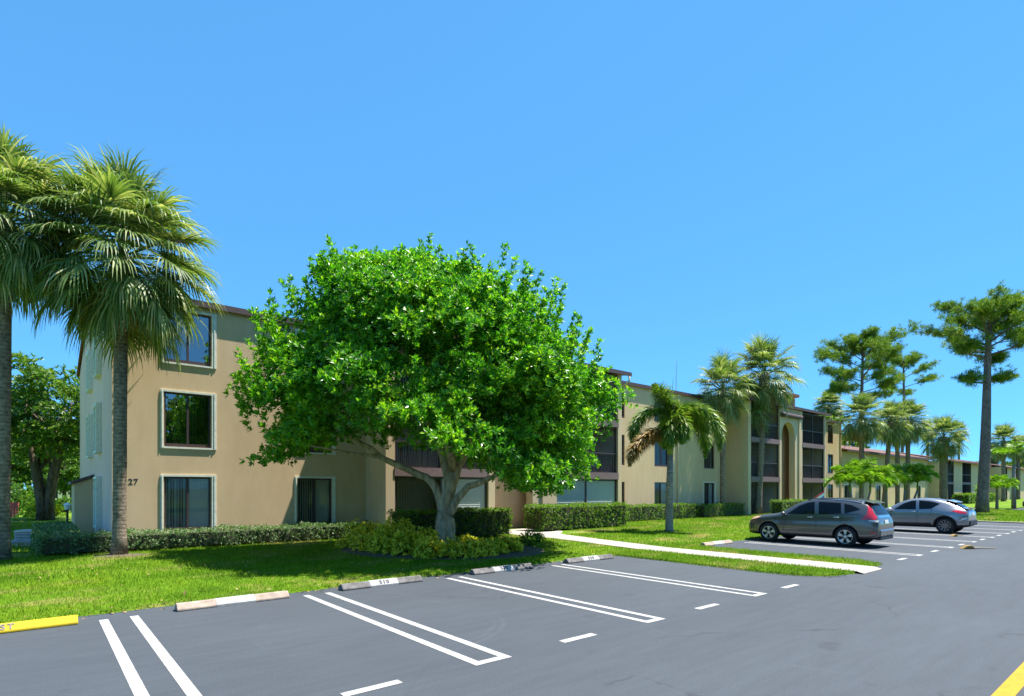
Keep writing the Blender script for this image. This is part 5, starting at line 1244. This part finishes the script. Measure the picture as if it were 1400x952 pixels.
def suv_spec(paint):
    P = dict(L=4.53, W=1.82, wr=.345, axles=(.94, 3.56), paint=paint, rim=M['alloy'], spokes=5, clad=.36, mirror=(1.52, 1.06), mirror_mat=paint, handles=((2.42, .96), (3.28, .99)), handle_mat=M['chrome'])
    P['stations'] = [0, .05, .18, .45, .8, 1.15, 1.32, 1.55, 1.9, 2.2, 2.55, 2.9, 3.3, 3.7, 4.0, 4.18, 4.32, 4.43, 4.50, 4.53]
    P['hw'] = [(0, .55), (.05, .66), (.18, .78), (.45, .86), (.8, .895), (1.3, .90), (2.5, .91), (3.6, .91), (4.1, .885), (4.35, .84), (4.5, .77), (4.53, .72)]
    P['bot'] = [(0, .34), (.05, .25), (.3, .22), (4.2, .24), (4.45, .30), (4.53, .38)]
    P['top'] = [(0, .66), (.05, .80), (.18, .90), (.45, .97), (.8, 1.03), (1.15, 1.075), (1.32, 1.12), (1.55, 1.27), (1.9, 1.48), (2.2, 1.595), (2.55, 1.645), (2.9, 1.655), (3.3, 1.64), (3.7, 1.605), (4.0, 1.565), (4.18, 1.515), (4.32, 1.30), (4.43, 1.08), (4.50, .96), (4.53, .80)]
    P['belt'] = [(0, .55), (.05, .66), (.18, .78), (.45, .87), (.8, .94), (1.15, .985), (1.5, 1.0), (2.5, 1.03), (3.3, 1.06), (4.0, 1.10), (4.3, 1.02), (4.45, .92), (4.53, .70)]
    P['rooft'] = [(0, .63), (.05, .76), (.18, .87), (.45, .945), (.8, 1.005), (1.15, 1.05), (1.32, 1.09), (1.55, 1.22), (1.9, 1.42), (2.2, 1.53), (2.55, 1.575), (2.9, 1.58), (3.3, 1.565), (3.7, 1.525), (4.0, 1.47), (4.18, 1.40), (4.32, 1.22), (4.43, 1.04), (4.50, .92), (4.53, .77)]
    P['roofw'] = [(0, .80), (.45, .82), (1.15, .86), (1.32, .86), (1.9, .76), (2.3, .72), (3.5, .71), (4.0, .71), (4.2, .74), (4.35, .86), (4.5, .92)]
    g = M['car_glass']; bl = M['plastic']
    P['patches'] = [
        ('side_window', [(1.62, 1.055), (2.56, 1.075), (2.50, 1.50), (2.28, 1.47), (1.98, 1.34)], 'side', g, .005),
        ('side_window', [(2.70, 1.08), (3.42, 1.115), (3.36, 1.475), (2.64, 1.505)], 'side', g, .005),
        ('quarter_window', [(3.53, 1.12), (3.98, 1.275), (3.72, 1.40), (3.47, 1.455)], 'side', g, .005),
        ('windscreen', [(1.42, -.62), (1.42, .62), (2.05, .52), (2.05, -.52)], 'top', g, .006),
        ('rear_window', [(-.58, 1.10), (.58, 1.10), (.50, 1.44), (-.50, 1.44)], 'rear', g, .006),
        ('rear_garnish', [(-.58, 1.0), (.58, 1.0), (.58, 1.07), (-.58, 1.07)], 'rear', M['chrome'], .007),
        ('tail_light', [(4.02, .955), (4.44, .93), (4.44, 1.03), (4.34, 1.18), (4.225, 1.40), (4.14, 1.45), (4.19, 1.27), (4.19, 1.12)], 'side', M['red_light'], .009),
        ('reversing_light', [(4.24, .90), (4.49, .86), (4.49, .925), (4.28, .93)], 'side', M['clear_light'], .009),
        ('headlight', [(.10, .76), (.50, .86), (.62, .93), (.30, .91), (.12, .84)], 'side', M['amber'], .008),
        ('door_seam', seam((1.50, .42), (1.54, 1.02)), 'side', bl, .003), ('door_seam', seam((2.63, .42), (2.62, 1.06)), 'side', bl, .003), ('door_seam', seam((3.40, .80), (3.48, 1.10)), 'side', bl, .003),
        ('window_trim', [(1.58, 1.04), (4.0, 1.10), (4.0, 1.118), (1.58, 1.06)], 'side', bl, .004),
        ('number_plate', [(-.17, .80), (.17, .80), (.17, .92), (-.17, .92)], 'rear', M['plate'], .012),
        ('rear_reflector', [(4.30, .50), (4.46, .50), (4.46, .54), (4.30, .54)], 'side', M['red_light'], .006),
    ]
    def rails(e, part):
        for sg in (1, -1):
            g = Geo(); y = sg*.58; g.tube([(2.25, y, 1.565), (2.4, y, 1.612), (3.2, y, 1.632), (3.85, y, 1.575), (3.98, y, 1.53)], .016, 6); obj('roof_rail', g, M['plastic'], e, smooth=True)
        g = Geo(); g.prism([(4.02, 1.535), (4.30, 1.475), (4.32, 1.495), (4.05, 1.575)], 1, -.56, .56); o = obj('spoiler', g, paint, e, fix=True); bevel_mesh(o.data, .012)
        g = Geo(); g.box(4.40, 4.555, -.66, .66, .40, .62); o = obj('rear_bumper', g, paint, e, fix=True); bevel_mesh(o.data, .05, 3)
        g = Geo(); g.box(4.36, 4.54, -.62, .62, .27, .395); o = obj('bumper_skirt', g, M['plastic'], e, fix=True); bevel_mesh(o.data, .03, 2)
    P['extra'] = [rails]; return P
def chr_spec(paint):
    P = dict(L=4.36, W=1.80, wr=.345, axles=(.90, 3.54), paint=paint, rim=M['alloy_dark'], spokes=10, clad=.40, mirror=(1.48, 1.02), mirror_mat=M['white_plastic'], handles=((2.36, .93),), handle_mat=M['chrome'])
    P['stations'] = [0, .05, .18, .45, .8, 1.1, 1.3, 1.55, 1.9, 2.2, 2.55, 2.9, 3.2, 3.5, 3.75, 3.95, 4.12, 4.24, 4.32, 4.36]
    P['hw'] = [(0, .52), (.05, .64), (.18, .77), (.45, .86), (.8, .89), (1.3, .87), (2.3, .86), (2.9, .87), (3.3, .90), (3.6, .91), (3.9, .885), (4.15, .82), (4.32, .74), (4.36, .68)]
    P['bot'] = [(0, .34), (.05, .24), (.3, .21), (4.0, .23), (4.25, .30), (4.36, .40)]
    P['top'] = [(0, .64), (.05, .78), (.18, .88), (.45, .95), (.8, 1.0), (1.1, 1.04), (1.3, 1.09), (1.55, 1.24), (1.9, 1.43), (2.2, 1.52), (2.55, 1.56), (2.9, 1.55), (3.2, 1.515), (3.5, 1.45), (3.75, 1.375), (3.95, 1.27), (4.12, 1.16), (4.24, 1.08), (4.32, 1.0), (4.36, .85)]
    P['belt'] = [(0, .54), (.05, .64), (.18, .76), (.45, .85), (.8, .91), (1.1, .95), (1.5, .965), (2.3, .98), (2.9, 1.0), (3.3, 1.0), (3.7, .99), (4.0, .96), (4.2, .92), (4.36, .74)]
    P['rooft'] = [(0, .61), (.05, .74), (.18, .85), (.45, .925), (.8, .975), (1.1, 1.015), (1.3, 1.06), (1.55, 1.19), (1.9, 1.365), (2.2, 1.455), (2.55, 1.49), (2.9, 1.475), (3.2, 1.43), (3.5, 1.35), (3.75, 1.255), (3.95, 1.14), (4.12, 1.06), (4.24, 1.02), (4.32, .95), (4.36, .82)]
    P['roofw'] = [(0, .80), (.45, .82), (1.1, .86), (1.3, .86), (1.9, .76), (2.3, .72), (3.2, .68), (3.6, .66), (3.95, .72), (4.15, .84), (4.32, .9)]
    g = M['car_glass']; bl = M['plastic']
    P['patches'] = [
        ('side_window', [(1.60, 1.01), (2.46, 1.03), (2.42, 1.43), (2.24, 1.405), (1.95, 1.28)], 'side', g, .005),
        ('side_window', [(2.58, 1.04), (3.02, 1.07), (3.32, 1.30), (3.0, 1.39), (2.54, 1.435)], 'side', g, .005),
        ('windscreen', [(1.38, -.60), (1.38, .60), (2.0, .50), (2.0, -.50)], 'top', g, .006),
        ('rear_window', [(3.74, -.46), (4.10, -.55), (4.10, .55), (3.74, .46)], 'top', g, .006),
        ('tail_light', [(3.74, 1.0), (3.98, 1.03), (4.26, .95), (4.27, .89), (4.10, .88), (3.92, .94)], 'side', M['red_light'], .012),
        ('rear_trim', [(4.02, .56), (4.28, .66), (4.31, .74), (4.16, .70)], 'side', M['clear_light'], .008),
        ('door_seam', seam((1.47, .44), (1.50, .98)), 'side', bl, .003), ('door_seam', seam((2.52, .44), (2.52, 1.02)), 'side', bl, .003), ('door_seam', seam((3.02, .80), (3.06, 1.06)), 'side', bl, .003),
        ('sill_cladding', [(1.35, .26), (3.05, .26), (3.05, .46), (2.6, .44), (1.35, .42)], 'side', bl, .006),
        ('headlight', [(.10, .74), (.50, .83), (.62, .89), (.30, .88), (.12, .82)], 'side', M['clear_light'], .008),
        ('number_plate', [(-.17, .80), (.17, .80), (.17, .92), (-.17, .92)], 'rear', M['plate'], .012),
    ]
    def ex(e, part):
        g = Geo(); g.prism([(3.50, 1.435), (3.86, 1.345), (3.90, 1.375), (3.55, 1.475)], 1, -.52, .52); o = obj('spoiler', g, paint, e, fix=True); bevel_mesh(o.data, .014)
        g = Geo(); g.prism([(4.10, 1.10), (4.32, 1.07), (4.35, 1.09), (4.12, 1.135)], 1, -.6, .6); o = obj('spoiler', g, paint, e, fix=True); bevel_mesh(o.data, .01)
        g = Geo(); g.box(4.22, 4.39, -.62, .62, .36, .62); o = obj('rear_bumper', g, M['plastic'], e, fix=True); bevel_mesh(o.data, .05, 3)
        g = Geo(); g.prism([(3.05, 1.50), (3.17, 1.50), (3.17, 1.56)], 1, -.02, .02); obj('roof_antenna', g, M['white_plastic'], e)
        # flared wheel-arch lips
        for sg in (1, -1):
            g = Geo(); P_ = []
            for k in range(13):
                a = PI*(-.06+1.12*k/12); P_.append((3.54+math.cos(a)*.415, sg*(.872+.02*math.sin(a)), .355+math.sin(a)*.415))
            g.tube(P_, .03, 6); obj('wheel_arch_trim', g, M['plastic'], e, smooth=True)
    P['extra'] = [ex]; return P
grey = m_carpaint('grey_brown_metallic', (0.125, 0.115, 0.11)); silver = m_carpaint('silver_metallic', (0.27, 0.27, 0.29)); black = m_carpaint('black_car_paint', (0.012, 0.013, 0.018), .1)
# nose points to +Y: local -x is forward, so rotate -90 degrees
make_car('suv', suv_spec(grey), (21.85, 8.82, 0.004), -PI/2, 'dark grey SUV with tall red tail lights, parked nearest the footpath')
make_car('crossover_car', chr_spec(silver), (31.35, 8.30, 0.004), -PI/2, 'silver crossover with sloping rear and dark roof line, parked beyond the grey SUV')
make_car('suv', suv_spec(black), (71.7, 8.0, 0.004), -PI/2, 'black car at the far right edge of the photo')
